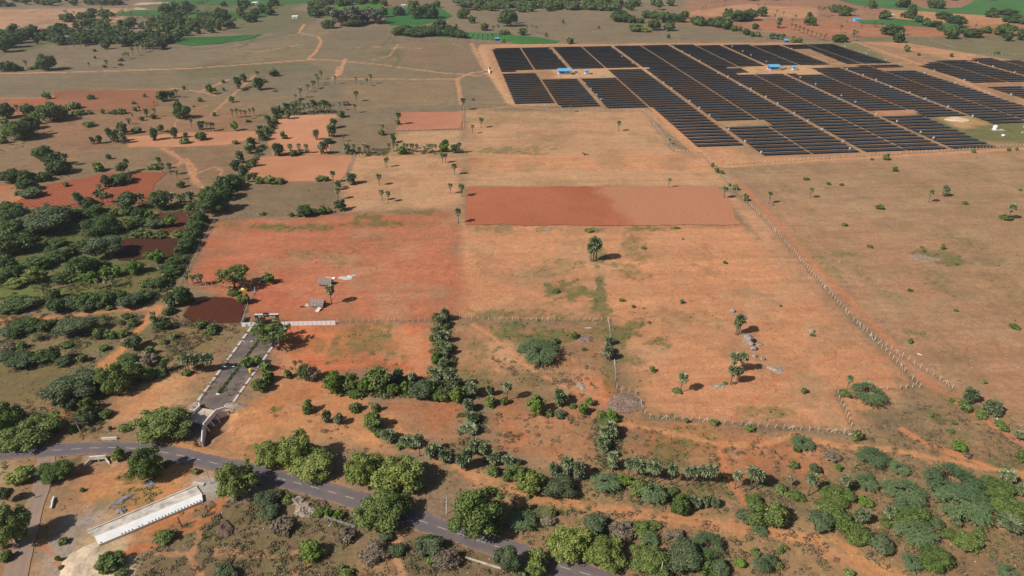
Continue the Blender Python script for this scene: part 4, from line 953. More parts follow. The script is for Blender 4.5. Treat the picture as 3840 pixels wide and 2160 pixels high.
Q 215 1152 104 92;Q 190 1202 122 82;Q 320 1202 112 82;Q 125 1262 112 102;Q 145 1302 72 72;Q 45 1332 82 82;Q 40 1422 112 92;B 105 1362 92 66;Q 265 1412 112 62;B 290 1402 42 52;Q 610 1412 112 72;Q 770 1292 102 102;Q 740 1382 142 112;Q 720 1442 62 122;P 885 1422 64
@10 around the small striped red field
P 1437 1255 135;B 1430 1257 46 52;P 1275 1362 120;B 1270 1362 50 62;P 2080 1112 135;P 2265 1287 114;P 2180 1347 98;Q 1380 1442 104 82;B 2180 1012 26 32
@20 behind the solar field, upper left
G 20 232 98 64;C 195 332 94;C 240 342 90;C 150 332 68;G 110 352 64 84;B 345 372 42 32;B 590 442 56 72;B 515 237 36 28;B 870 287 26 32
@20 behind the solar field, middle
G 1080 192 92 145;G 1130 212 62 205;G 1200 232 52 62;G 1430 302 108 125;T 1240 312 72 125;G 1290 232 52 84;T 1330 317 52 104;G 1580 307 78 98;B 1570 387 40 36
@20 in the ragged tree line behind the solar field
G 1350 182 72 82;G 1440 185 70 90;G 1530 222 102 125;G 1620 202 62 92;G 1690 222 82 125;G 1740 182 72 84;G 1850 252 82 92;G 1900 257 82 115;G 2000 262 72 104;G 2080 272 102 125;G 2160 292 112 115;G 2230 312 52 64;G 2290 312 44 56;G 2360 352 62 64;G 2420 367 44 56;B 2480 372 50 64;B 2390 350 36 50
@20 on the far red fields
G 2170 182 92 92;G 2290 212 104 195;G 2400 202 102 125;G 2520 162 88 92;G 2450 292 52 62;P 1915 102 40;P 1945 97 44;P 2145 42 40;P 2130 77 40;P 2475 82 50;P 2545 77 44
@20 in the tan field beside the solar fence
P 593 1132 88;P 1070 1322 112;P 1585 1452 62
@30 among the far red fields, left
P 85 152 60;P 60 212 74;Q 110 282 104 74;P 150 172 60;P 270 207 64;P 235 252 74;G 410 252 114 84;G 460 257 74 58;G 680 122 72 92;C 500 162 104;C 550 172 114;C 600 162 114;G 780 157 92 125;P 865 162 84;C 960 142 84;C 1020 152 94;G 1050 82 72 92
@30 among the far red fields, middle
G 1180 192 78 115;G 1380 177 58 72;G 1450 182 135 104;G 1250 352 104 175;B 1350 312 48 62;G 1325 427 104 104;P 1400 387 54;G 1700 82 92 165;G 1370 72 92 135;P 727 332 88;P 790 252 50;P 855 372 78;P 890 372 70;P 850 412 94;P 935 287 44;D 1080 272 92 92;P 1135 292 64
@30 among the far red fields, right
G 1770 192 72 145;G 1890 232 72 185;G 1510 222 62 92;G 1600 257 68 72;G 1690 272 62 125;G 1740 312 52 62;G 1840 387 114 125;G 1930 332 82 115;G 2050 372 82 175;P 2080 302 64;G 2200 332 62 104;G 2380 352 104 195;G 2420 412 92 92;G 2540 402 104 74;G 2260 172 82 115;G 2420 152 62 175;G 2480 222 62 185;G 2560 242 62 64
@30 in the hedge behind the last solar block
P 230 302 74;P 270 312 74;P 310 332 78;P 350 347 78;P 390 362 74;P 430 372 70;P 480 387 64;P 520 402 70;P 560 412 64;P 580 382 50;G 720 422 74 145;B 260 432 62 52;B 320 432 52 52;Q 40 392 72 92;Q 100 397 64 60;Q 150 402 64 60
@30 in the fenced pasture behind the solar farm
B 1400 522 52 62;B 1400 482 32 34;B 1520 562 32 28;B 1850 577 42 32;B 2300 547 32 62
'''
GROVES = [('160,45 260,30 330,48 560,40 560,75 500,90 440,100 330,82 240,80 170,70', 'C:4 G:3', 136, (8.5, 13), 'dense far grove of palms and trees at upper left', 1),
          ('110,70 260,78 420,96 425,118 380,122 300,112 130,110 90,98', 'G:4 A:3', 96, (7.5, 12), 'dense far woodland below the upper left palm grove', 2),
          ('400,25 460,5 580,12 700,10 690,36 580,70 520,84 440,80 400,60', 'G:5 C:3', 76, (9, 15), 'dense dark grove around the far green field', 3),
          ('195,-6 330,-8 310,14 190,16 80,12 -60,22 -60,-2', 'G:3 A:1', 64, (7, 11), 'far strip of trees along the top left edge', 4),
          ('780,20 800,0 960,-4 960,8 860,14 830,34 790,42', 'G:4', 38, (9, 14), 'far dark trees beside the top paddies', 5),
          ('1150,0 1400,-8 1560,4 1700,10 1640,26 1440,24 1300,30 1150,20', 'G:5 A:1', 144, (9, 14), 'long far wood along the top behind the solar farm', 6),
          ('1740,4 1900,-12 2100,-10 2120,4 1900,2', 'G:1 P:1', 16, (7, 10), 'far sparse trees above the red fields', 7),
          ('2120,-14 2700,-16 2700,-4 2440,2 2300,4', 'G:1', 22, (8, 12), 'far trees above the top right paddies', 8),
          ('-40,66 40,72 90,84 60,100 0,120 -60,128', 'G:1', 35, (8, 12), 'dark far wood at the far-left edge', 9),
          ('1060,90 1110,88 1180,96 1160,84 1100,74 1000,78', 'G:2 A:1', 48, (7, 10), 'far thicket beside the vivid paddy', 10)]
# ------------------------------------------------------------------ materials of built things
WHITE = simple('white_paint', (.80, .79, .78), .6, .12, .8); CONC = simple('concrete', (.52, .46, .38), .85, .22, .5); CONCW = simple('pale_concrete', (.66, .62, .56), .8, .16, .35)
PALE = simple('bridge_slab', A(212, 190, 172), .85, .08, .4); GREYP = simple('concrete_post', (.60, .56, .52), .8, .15, 2)
DARK = simple('black_steel', (.02, .02, .022), .5, .1, 2); BLUE = simple('blue_sheet', (.16, .47, .74), .35, .06, 1, .5); BLUEW = simple('blue_paint', (.02, .13, .42), .5, .1, 1)
STEEL = simple('galvanised_steel', (.28, .28, .29), .5, .1, 2, .5, .6); YEL = simple('yellow_plastic', (.72, .47, .04), .45, .08, 2); YELP = simple('yellow_paint', (.78, .66, .10), .45, .08, 2)
THATCH = simple('palm_thatch', (.34, .27, .24), .95, .45, 3.2, .1); WOOD = simple('old_wood', (.16, .11, .075), .9, .3, 3); TAN = simple('tan_board', (.45, .33, .2), .8, .15, 2)
ROCK = simple('granite', (.34, .27, .25), .9, .35, 1.3); ROCKD = simple('dark_rock', (.27, .18, .14), .95, .45, 1.6); RUBE = simple('earthy_rubble', (.36, .25, .18), .95, .4, 1.2); RUB = simple('rubble', (.40, .31, .24), .95, .45, 1.8)
GRAV = simple('grey_gravel', (.27, .26, .27), .95, .3, 2.5); LIME = simple('stone_dust', (.55, .50, .47), .95, .2, 1.2); SANDH = simple('sand', (.62, .47, .33), .95, .15, 1)
SILV = simple('silver_paint', (.48, .52, .60), .25, .04, 1, .6, .3); GLASS = simple('dark_glass', (.015, .018, .022), .08, .05, 1, .6); RUBBER = simple('rubber', (.02, .02, .02), .8, .1, 2)
GREENP = simple('green_pole', (.04, .16, .12), .5, .1, 2); PINKW = simple('cabinet_paint', (.62, .50, .48), .6, .15, 1.2); PAVW = simple('pale_paver', (.58, .52, .48), .85, .1, 2); PAVB = simple('brown_paver', (.26, .12, .07), .85, .2, 2)
def asphalt(name, col, stain):
    m, n, l, b = newmat(name); g = nd(n, 'ShaderNodeNewGeometry'); p = g.outputs['Position']
    f = noise(n, l, .16, 5, p, .65); f2 = noise(n, l, 3, 3, p)
    c = mix(n, l, mrange(n, l, f, .42, .66, 0, stain), col, A(176, 140, 118)); v = mrange(n, l, f2, .3, .7, .92, 1.08)
    l.new(mix(n, l, 1.0, c, v, 'MULTIPLY'), b.inputs['Base Color']); b.inputs['Roughness'].default_value = .88; b.inputs['Specular IOR Level'].default_value = .2
    at = nd(n, 'ShaderNodeAttribute', attribute_name='across'); ab = mul(n, l, at.outputs['Fac'], 0.0, 'ADD'); ab = mul(n, l, ab, 0, 'ABSOLUTE')
    e = mul(n, l, ab, mul(n, l, mrange(n, l, noise(n, l, .7, 4, p, .7), .3, .7, -.16, .16), 0.0, 'ADD'), 'ADD'); ed = mrange(n, l, e, .86, 1.0, 0, .85)
    src = b.inputs['Base Color'].links[0].from_socket
    wh = mul(n, l, mrange(n, l, mul(n, l, mul(n, l, ab, .42, 'SUBTRACT'), 0, 'ABSOLUTE'), .05, .26, 1, 0), .20)
    pt = mrange(n, l, noise(n, l, .05, 2, p), .56, .60, 0, .28)
    c = mix(n, l, wh, src, tuple(x * .62 for x in col)); c = mix(n, l, pt, c, tuple(x * 1.35 for x in col))
    l.new(mix(n, l, ed, c, A(172, 130, 100)), b.inputs['Base Color'])
    return m
ASPH = asphalt('asphalt', A(112, 104, 106), .22); ASPH2 = asphalt('dusty_asphalt', A(102, 94, 92), .55); SIDE = asphalt('worn_side_road', A(156, 134, 118), .4)
PAINTW = simple('road_paint', A(205, 196, 190), .7, .15, 1.5)
# ------------------------------------------------------------------ roads
def ribbon(name, pts, w, z, mat, label, cat, wob=0.0):
    L = []; n = len(pts)
    for i, p in enumerate(pts):
        a = pts[max(0, i - 1)]; b = pts[min(n - 1, i + 1)]; d = (b - a); d.z = 0; d.normalize(); m = Vector((-d.y, d.x, 0))
        ww = w / 2 + (wob * (vn(np.array([p.x]), np.array([p.y]), 5, 3)[0] - .5) if wob else 0)
        L.append((p - m * ww, p + m * ww))
    V = [(q_.x, q_.y, z) for pr in L for q_ in pr]; Fc = [(2 * i, 2 * i + 2, 2 * i + 3, 2 * i + 1) for i in range(n - 1)]
    V = V + [(x, y, z - .25) for x, y, _ in V]; k = 2 * n
    Fc += [(2 * i, 2 * i + k, 2 * i + 2 + k, 2 * i + 2) for i in range(n - 1)] + [(2 * i + 1, 2 * i + 3, 2 * i + 3 + k, 2 * i + 1 + k) for i in range(n - 1)]
    me = bpy.data.meshes.new(name); me.from_pydata(V, [], Fc); me.materials.append(mat); me.update()
    at = me.attributes.new('across', 'FLOAT', 'POINT'); at.data.foreach_set('value', [(-1.0, 1.0)[i % 2] for i in range(len(V))])
    FLATS.append([(a.x, a.y) for a, b in L] + [(b.x, b.y) for a, b in reversed(L)])
    return tag(link(bpy.data.objects.new(name, me)), label, cat, kind='structure')
def spline(P, step=3.0):
    out = []
    for i in range(len(P) - 1):
        p0, p1, p2, p3 = P[max(0, i - 1)], P[i], P[i + 1], P[min(len(P) - 1, i + 2)]; n = max(2, int((p2 - p1).length / step))
        for k in range(n):
            t = k / n; out.append(.5 * ((2 * p1) + (p2 - p0) * t + (2 * p0 - 5 * p1 + 4 * p2 - p3) * t * t + (3 * p1 - p0 - 3 * p2 + p3) * t ** 3))
    return out + [P[-1]]
DASH = [q('03', *p) for p in ((383, 190), (575, 183), (765, 172), (950, 162), (1135, 158), (1318, 165), (1490, 182), (1655, 207), (1818, 240), (1975, 274), (2145, 312), (2310, 349))] + \
       [q('13', *p) for p in ((-95, 385), (90, 435), (257, 476), (417, 515), (592, 560), (767, 608), (942, 660), (1115, 712), (1300, 775), (1490, 840), (1685, 905), (1873, 970), (2066, 1036), (2262, 1101), (2450, 1162))] + \
       [q('23', *p) for p in ((90, 1235), (325, 1308), (535, 1370), (735, 1427))]
def build_roads():
    P = [W(-500, 1745), W(-250, 1722), W(-60, 1706)] + [W(u, v) for u, v in DASH[::2]] + [W(2330, 2200), W(2480, 2250), W(2700, 2330)]
    ribbon('road', spline(P), 6.9, .10, ASPH, 'grey two-lane asphalt road curving across the lower left', 'road', 1.1)
    for i, (u, v) in enumerate(DASH):
        a = W(*(DASH[i - 1] if i else DASH[0])); b = W(*(DASH[i + 1] if i + 1 < len(DASH) else DASH[-1])); d = (b - a).normalized(); c = W(u, v); m = Vector((-d.y, d.x, 0)) * .085
        L = d * (1.45 if c.x > -75 else 1.55); mb = MB(); mb.add([(p.x, p.y, .108) for p in (c - L - m, c + L - m, c + L + m, c - L + m)], [(0, 1, 2, 3)])
        tag(mb.build('road_marking', PAINTW), 'white dashes down the middle of the asphalt road', 'marking', 'centre dashes of the main road', 'structure')
    S = [W(*q('03', *p)) for p in ((470, 250), (455, 330), (440, 400), (425, 520), (385, 640), (345, 760), (300, 900), (250, 1080), (215, 1220), (180, 1340), (140, 1500))]
    ribbon('side_road', spline(S), 5.2, .08, SIDE, 'narrow worn concrete side road leaving the junction at lower left', 'road', 1.2)
    # access road between the bridge and the gate
    l0, l1 = W(752, 1502), W(950, 1227); r0, r1 = W(868, 1505), W(1068, 1225); mid0, mid1 = W(816.6, 1481), W(1003, 1232)
    a0, b0 = W(748, 1511), W(846, 1528)
    mb = MB(); z = .12
    mb.add([(p.x, p.y, z) for p in (W(749, 1522, .1), W(812, 1537, .1), b0, r0, r1, l1, l0, a0)], [tuple(range(8))])
    o = mb.build('access_road', ASPH2); tag(o, 'dark dusty access road with a green median running up to the gate', 'road', kind='structure')
    FLATS.append([(p.x, p.y) for p in (a0, W(812, 1537), b0, r0, r1, l1, l0)])
    for nm, a, b, sgn in (('left', l0, l1, -1), ('right', r0, r1, 1)):
        d = (b - a); Ln = d.length; d.normalize(); m = Vector((d.y, -d.x, 0)) * sgn
        if sgn > 0: gap = (W(1000, 1322) - a).length
        root = empty('pavement', a, math.atan2(d.y, d.x)); n = int(Ln / 1.25); wv, bv = MB(), MB()
        for i in range(n):
            x0 = i * Ln / n; x1 = x0 + Ln / n - .12; y0, y1 = (.3, 1.3) if sgn < 0 else (-1.3, -.3)
            (bv if i % 4 == 3 else wv).box(x0, x1, y0, y1, -.1, .16 + .02 * (i % 3))
        wv.build('paver', PAVW, root); bv.build('brown_paver', PAVB, root)
        kb = MB(); kb.box(0, Ln, .02 if sgn < 0 else -.27, .27 if sgn < 0 else -.02, -.1, .27); kb.build('kerb', simple('kerb_stone_' + nm, (.2, .17, .15), .9, .2, 2), root)
        tag(root, 'pale and brown paver strip along the access road, %s side' % nm, 'pavement', 'paver strips of the access road', 'structure')
    d = mid1 - mid0; Ln = d.length; d.normalize(); root = empty('median_strip', mid0, math.atan2(d.y, d.x))
    mb = MB()
    for y0, y1 in ((-.75, -.55), (.55, .75)): mb.box(.4, Ln, y0, y1, 0, .32)
    mb.build('kerb', simple('median_kerb', (.24, .2, .18), .9, .2, 2), root)
    mb = MB(); mb.hexa([(0, -.75, 0), (.5, -.75, 0), (.5, .75, 0), (0, .75, 0)], [(0, -.6, .36), (.5, -.75, .36), (.5, .75, .36), (0, .6, .36)]); mb.build('white_kerb_end', WHITE, root)
    rng = np.random.RandomState(3); n = 9000; Pq = np.stack([rng.uniform(.5, Ln, n), rng.uniform(-.38, .38, n), rng.uniform(.2, .62, n)], 1)
    Pq[:, 2] += .12 * np.sin(Pq[:, 0] * 2.2); V, Q = quads(Pq, rng.normal(size=(n, 3)) + [0, 0, .8], np.full(n, .13), np.full(n, .10), rng)
    link(bpy.data.objects.new('hedge', mesh_np('hedge', V, Q, [LM['B']])), root)
    tag(root, 'kerbed median with a trimmed green hedge down the access road', 'median')
    for bx, tx, lab in (((867, 1406), (860, 1376), 'green twin-arm street lamp halfway up the access road median'), ((936, 1311), (933, 1281), 'green twin-arm street lamp near the gate end of the median')):
        b = W(*bx); h = top_h(bx, tx[1]); root = empty('street_lamp', b); mb = MB(); mb.tube((0, 0, 0), (0, 0, h), .09, .06); mb.box(-.2, .2, -.2, .2, 0, .3); mb.build('pole', GREENP, root)
        mb = MB(); mb.tube((-1.3, 0, h + .15), (0, 0, h - .1), .04, .05); mb.tube((1.3, 0, h + .15), (0, 0, h - .1), .04, .05); mb.build('arm', GREENP, root)
        for sg in (-1, 1):
            mb = MB(); mb.hexa([(sg * 1.1, -.12, h + .08), (sg * 1.95, -.16, h + .2), (sg * 1.95, .16, h + .2), (sg * 1.1, .12, h + .08)], [(sg * 1.1, -.1, h + .2), (sg * 1.95, -.12, h + .32), (sg * 1.95, .12, h + .32), (sg * 1.1, .1, h + .2)]); mb.build('lamp_head', WHITE, root)
        tag(root, lab, 'street lamp')
def top_h(b, vt):
    p = W(*b); t = (1080 - vt) / F; return HC - (p.y * ST - t * p.y * CT) / (CT + t * ST)
def build_bridge():
    P = {k: W(*v, .3) for k, v in dict(lt=(746, 1524), lm=(701, 1569), lb=(690, 1585), rt=(810, 1540), rb=(764, 1592), a0=(690, 1588), a1=(757, 1600)).items()}
    root = empty('bridge', P['rb']); o = P['rb']
    def loc(p): return (p.x - o.x, p.y - o.y)
    deck = MB(); c = [W(693, 1578, .3), W(764, 1592, .3), W(811, 1541, .3), W(749, 1529, .3)]
    deck.hexa([loc(p) + (-.35,) for p in c], [loc(p) + (.16,) for p in c]); deck.build('deck', PALE, root)
    def par(name, pts, z0, z1, w=.32, zs=None):
        mb = MB()
        for i in range(len(pts) - 1): mb.bar(loc(pts[i]), loc(pts[i + 1]), w, z0, z1 - .01 * i, ext=.05)
        return mb.build(name, WHITE, root)
    H1 = 1.25
    par('parapet', [W(745.6, 1511, H1), W(747.5, 1523, H1), W(701, 1567, H1), W(692, 1580, H1)], -1.2, H1)
    par('wing_wall', [W(846, 1527, H1), W(811, 1537, H1)], -2.8, H1 - .02); par('parapet', [W(810, 1537.5, H1), W(764, 1588, H1)], -.6, H1); par('wing_wall', [W(763.5, 1589, H1), W(758, 1620, H1), W(756, 1658, H1)], -2.8, H1 - .02)
    d = (c[2] - c[1]); d.z = 0; d.normalize(); m = Vector((d.y, -d.x, 0))
    for i in range(3):                     # cut-water piers stepping out of the right-hand side
        p = c[1].lerp(c[2], (.04, .42, .82)[i]); q0 = p - m * 1.6; q1 = p + m * 1.5; mb = MB(); k = d * .22
        mb.hexa([loc(q0 - k) + (-2.9,), loc(q1 - k) + (-2.9,), loc(q1 + k) + (-2.9,), loc(q0 + k) + (-2.9,)], [loc(q0 - k) + (-.36,), loc(q0 + m * 1.7 - k) + (-.36,), loc(q0 + m * 1.7 + k) + (-.36,), loc(q0 + k) + (-.36,)]); mb.build('pier', WHITE, root)
    tag(root, 'small white bridge with angled parapets joining the access road to the main road', 'bridge')
    g = W(748, 1572, .1)
    mb = MB(); mb.add([(p.x, p.y, .13) for p in (W(672, 1640), W(757, 1658), W(759, 1600), W(688, 1584))], [(0, 1, 2, 3)]); tag(mb.build('bridge_apron', ASPH2), 'dark asphalt apron between the white bridge and the main road', 'road', kind='structure')
    FLATS.append([(p.x, p.y) for p in (W(672, 1640), W(754, 1658), W(757, 1600), W(690, 1584))])
    for i, (cx, cy, rx, ry, h, lab) in enumerate(((872, 1527, 4.0, 2.6, .9, 'stone pitched mound right of the bridge end'), (731, 1522, 2.2, 2.6, .5, 'pale stone pitching left of the bridge end'))):
        heap('stone_pitching', W(cx, cy), rx, ry, h, RUB, lab, 'stone mound', 40 + i, .32)
def heap(name, c, rx, ry, h, mat, label, cat, seed, rough=.25, rz=.3, group=None):
    rng = np.random.RandomState(seed); n = 34; V = []; Fq = []; ph = [.22 * rng.rand(), 6 * rng.rand(), .2 * rng.rand(), 6 * rng.rand(), .12 * rng.rand(), 6 * rng.rand()]
    for i in range(n):
        for j in range(n):
            x = (i / (n - 1) * 2 - 1); y = (j / (n - 1) * 2 - 1); r = math.hypot(x, y); an = math.atan2(y, x); rr = r / (1 + ph[0] * math.sin(2 * an + ph[1]) + ph[2] * math.sin(3 * an + ph[3]) + ph[4] * math.sin(5 * an + ph[5]))
            z = max(0, 1 - rr * rr) ** .8 * h * (1 + .5 * math.sin(x * 4 + ph[1]) * math.sin(y * 3 + ph[3]))
            e = (1 if r < .95 else .15); V.append((x * rx * (1 + .12 * math.sin(3 * math.atan2(y, x) + seed)), y * ry * (1 + .12 * math.cos(2 * math.atan2(y, x) + seed)), z + e * rough * h * (rng.rand() - .4) - .06 - (0.15 if z < .02 * h else 0)))
    for i in range(n - 1):
        for j in range(n - 1):
            if math.hypot(i / (n - 1) * 2 - 1, j / (n - 1) * 2 - 1) < 1.02: Fq.append((i * n + j, (i + 1) * n + j, (i + 1) * n + j + 1, i * n + j + 1))
    o = link(bpy.data.objects.new(name, mesh_np(name, V, Fq, [mat]))); o.location = (c.x, c.y, 0); o.rotation_euler[2] = rz
    return tag(o, label, cat, group)
def boulder(c, r, h, label, seed, mat=None, group=None):
    bm = bmesh.new(); bmesh.ops.create_icosphere(bm, subdivisions=3, radius=1); rng = random.Random(seed); ax = [Vector((rng.gauss(0, 1), rng.gauss(0, 1), rng.gauss(0, 1))).normalized() for _ in range(9)]; dd = [rng.uniform(.55, .9) for _ in ax]
    for v in bm.verts:
        for a, k in zip(ax, dd):
            t = v.co.dot(a)
            if t > k: v.co -= a * (t - k) * .9
        v.co = Vector((v.co.x * r, v.co.y * r * .8, max(-.1, v.co.z * h + h * .45)))
    me = bpy.data.meshes.new('boulder'); bm.to_mesh(me); bm.free(); me.materials.append(mat or ROCK)
    o = link(bpy.data.objects.new('boulder', me)); o.location = (c.x, c.y, 0); o.rotation_euler[2] = seed; return tag(o, label, 'rock', group)
# ------------------------------------------------------------------ fences: each fence a thing, each post a part
def post_mesh():
    mb = MB(); mb.hexa([(-.085, -.085, -.3), (.085, -.085, -.3), (.085, .085, -.3), (-.085, .085, -.3)], [(-.06, -.06, 2.0), (.06, -.06, 2.0), (.06, .06, 2.0), (-.06, .06, 2.0)]); return mb.mesh('post', [GREYP])
def brace_mesh():
    mb = MB(); mb.tube((0, 0, 1.75), (1.7, 0, -.1), .075, .075, 4); return mb.mesh('brace', [GREYP])
FENCES = [('809,828 960,812 1110,806 1255,802', 2.5, 'post fence along the upper edge of the red compound', 9),
          ('807,828 742,950 688,1047 662,1095', 2.6, 'post fence down the left edge of the red compound', 12),
          ('772,1071 860,1077 955,1086', 3.2, 'short post fence beside the yellow tank', 6),
          ('958,1090 940,1120 925,1150 916,1182', 2.2, 'thin post fence between the yellow tank and the gate wall', 20),
          ('1268,1210 1460,1206 1635,1204', 2.6, 'row of posts from the white wall to the palm hedge', 40),
          ('1702,1195 1850,1200 1985,1202 2281,1203', 2.5, 'post fence along the top of the green-grey plot', 8),
          ('2281,1203 2289,1268 2292,1300', 2.4, 'short post fence running down from the corner brace', 30),
          ('2304,1362 2308,1420 2312,1458 2330,1466 2392,1479', 2.6, 'post fence below the fan palms in the middle', 5),
          ('2403,1514 2413,1540 2421,1561 2453,1569 2604,1578 2760,1592 2880,1603 2973,1611 3090,1620 3196,1628', 2.75, 'long post fence along the bottom of the right tan field', 5),
          ('3197,1617 3189,1591 3174,1553 3163,1531 3148,1501 3138,1468', 2.5, 'post fence climbing the right side of the tan field', 40),
          ('3301,1464 3380,1458 3454,1453', 2.5, 'short post fence right of the feathery bush', 40),
          ('2524,568 2570,570 2625,571', 2.5, 'short post fence at the field corner below the solar farm', 40),
          ('2625,571 2755,712 2878,836 2960,930 3092,1082', 2.5, 'upper diagonal post fence between the tan field and pasture', 14),
          ('3092,1082 3208,1212 3330,1330 3450,1455', 2.6, 'lower diagonal post fence between the tan field and pasture', 8),
          ('3221,1220 3267,1261 3383,1339 3540,1436 3590,1470', 2.7, 'second diagonal post fence outside the tan field', 8),
          ('2729,617 2880,610 3050,598 3215,588 3400,576 3570,567 3786,548 3900,541', 3.0, 'pale post fence between the solar field and the track', 9),
          ('2412,415 2460,478 2509,541 2526,566', 2.4, 'dense post fence down the solar farm corner', 20),
          ('2039,398 2050,411 2106,413 2250,414 2408,415', 3.2, 'post fence below the front solar rows', 20),
          ('2160,165 2400,163 2640,161 2880,160 2970,158', 4.6, 'far post fence behind the solar field', 12),
          ('3167,163 3260,191 3364,221 3500,214 3640,210 3860,203', 4.6, 'far post fence round the fenced pasture', 12),
          ('3490,152 3545,170 3590,185', 4.4, 'short far post fence inside the pasture', 30),
          ('1491,489 1610,486 1735,484', 2.6, 'post fence in front of the small striped red field', 30),
          ('1737,405 1739,445 1739,484', 2.6, 'post fence on the right side of the striped red field', 30),
          ('1288,425 1390,421 1493,417', 3.2, 'sparse post fence left of the striped red field', 30),
          ('1333,576 1400,575 1461,574', 2.7, 'post fence beside the palm row above the tan plot', 12),
          ('1333,577 1318,615 1307,650', 2.2, 'post fence beside the peach tilled field', 30),
          ('186,362 239,338 450,332 682,327', 3.4, 'far post fence along the brown-red field', 30),
          ('641,161 730,168 820,176 890,154 960,133', 3.4, 'far post fence around the dark green crop field', 30),
          ('1109,426 1190,426 1266,424', 3.0, 'posts standing in front of the tall palm row', 30),
          ('3197,148 3370,146 3532,144', 4.8, 'far post fence along the red fields at top right', 30),
          ('1474,137 1620,141 1772,150 1920,165', 4.4, 'far post fence along the vivid paddy', 30),
          ('1135,372 1150,352 1163,336', 3.0, 'short post fence below the palm on the slanting track', 30),
          ('1700,165 1745,186 1790,215 1826,258', 3.6, 'post fence along the dirt track left of the solar farm', 30)]
def build_fences():
    pm, bm_ = post_mesh(), brace_mesh(); rng = random.Random(5)
    for pts, sp, lab, br in FENCES:
        P = wp(pxs(pts)); root = empty('post_fence', P[0]); o = P[0]; k = 0; rest = 0.0; total = sum((P[i + 1] - P[i]).length for i in range(len(P) - 1)); sp2 = max(sp, total / 98)
        for i in range(len(P) - 1):
            d = P[i + 1] - P[i]; L = d.length; d.normalize(); a = math.atan2(d.y, d.x); t = rest
            while t < L:
                if rng.random() < .07: t += sp2; k += 1; continue
                c = P[i] + d * t - o; x = link(bpy.data.objects.new('post', pm), root); x.location = (c.x + rng.uniform(-.06, .06), c.y + rng.uniform(-.06, .06), 0)
                x.rotation_euler = (rng.uniform(-.1, .1), rng.uniform(-.1, .1), a); x.scale = (1, 1, rng.uniform(.9, 1.08))
                if k % br == 0:
                    for s in (0, math.pi):
                        y = link(bpy.data.objects.new('brace', bm_), root); y.location = x.location; y.rotation_euler = (0, 0, a + s)
                k += 1; t += sp2
            rest = t - L
        tag(root, lab[0].upper() * 0 + lab, 'fence', None)
# ------------------------------------------------------------------ the solar farm
E1 = Vector((math.cos(R(6.6)), math.sin(R(6.6)))); E2 = Vector((-math.sin(R(5.6)), math.cos(R(5.6)))); DET = E1.x * E2.y - E1.y * E2.x
def to_pq(p): return ((p.x * E2.y - p.y * E2.x) / DET, (E1.x * p.y - E1.y * p.x) / DET)
def from_pq(a, b): return Vector((E1.x * a + E2.x * b, E1.y * a + E2.y * b, 0))
INV = {1: '380,495 420,530 475,585 520,628 735,838 793,893 852,953 898,998', 2: '1015,480 1085,525 1107,567 1213,636 1267,650 1355,712 1402,744 1527,830 1607,888 1788,1016 1886,1085 1988,1159 2180,1297 2347,1420 2508,1531',
       3: '1625,468 1715,516 1787,555 1887,610 2075,735 2175,768 2293,855 2405,890 2555,972 2673,1040 2841,1135 2979,1213 3124,1297 3336,1418', 4: '2217,467 2322,515 2405,552 2560,620 2903,775 3056,845 3316,962 3456,1025 3666,1148 3876,1218 4114,1328 4244,1385 3402,1492',
       5: '2816,488 3041,575 3373,690 3536,752 3666,800 3813,873 4003,930 4161,990 4391,1070 4638,1165', 6: '3351,462 3564,535 3761,600 4156,732 4461,830 4804,938', 7: '4251,708 4554,803 5024,948', 8: '4688,625 4841,665 5059,725', 0: '-211,565 -161,650 -130,697 -82,800 -42,940'}
FARM_S = ['1869,275 2000,271 2033,299 2170,295 2300,289 2310,285 2272,258 2400,256 2560,252 2789,251 2822,268 2718,279 2900,274 3085,277 3035,250 3200,246 3379,241 3420,256 3840,390 3990,440 3960,452 3840,460 3711,464 3611,431 3476,436 3590,488 3704,540 3734,547 3450,558 3208,572 2852,588 2800,548 2606,549 2520,466 2437,398 2276,402 2098,398 2090,389 1931,389']
FARM_N = ['1820,183 1990,172 2300,169 2560,166 2936,166 3118,243 2900,247 2500,252 2060,258 1860,268', '2993,165 3137,161 3353,236 3178,241']
FARM_E = ['3440,248 3505,224 3726,216 3760,224 3900,228 3990,226 3990,303 3840,308 3651,313', '3690,322 3818,316 3850,340 3990,400 3990,430 3840,376']
HOLES = ['3281,253 3402,248 3430,260 3300,263', '2690,455 2860,450 2895,470 2712,478', '3268,412 3420,407 3446,425 3305,432']
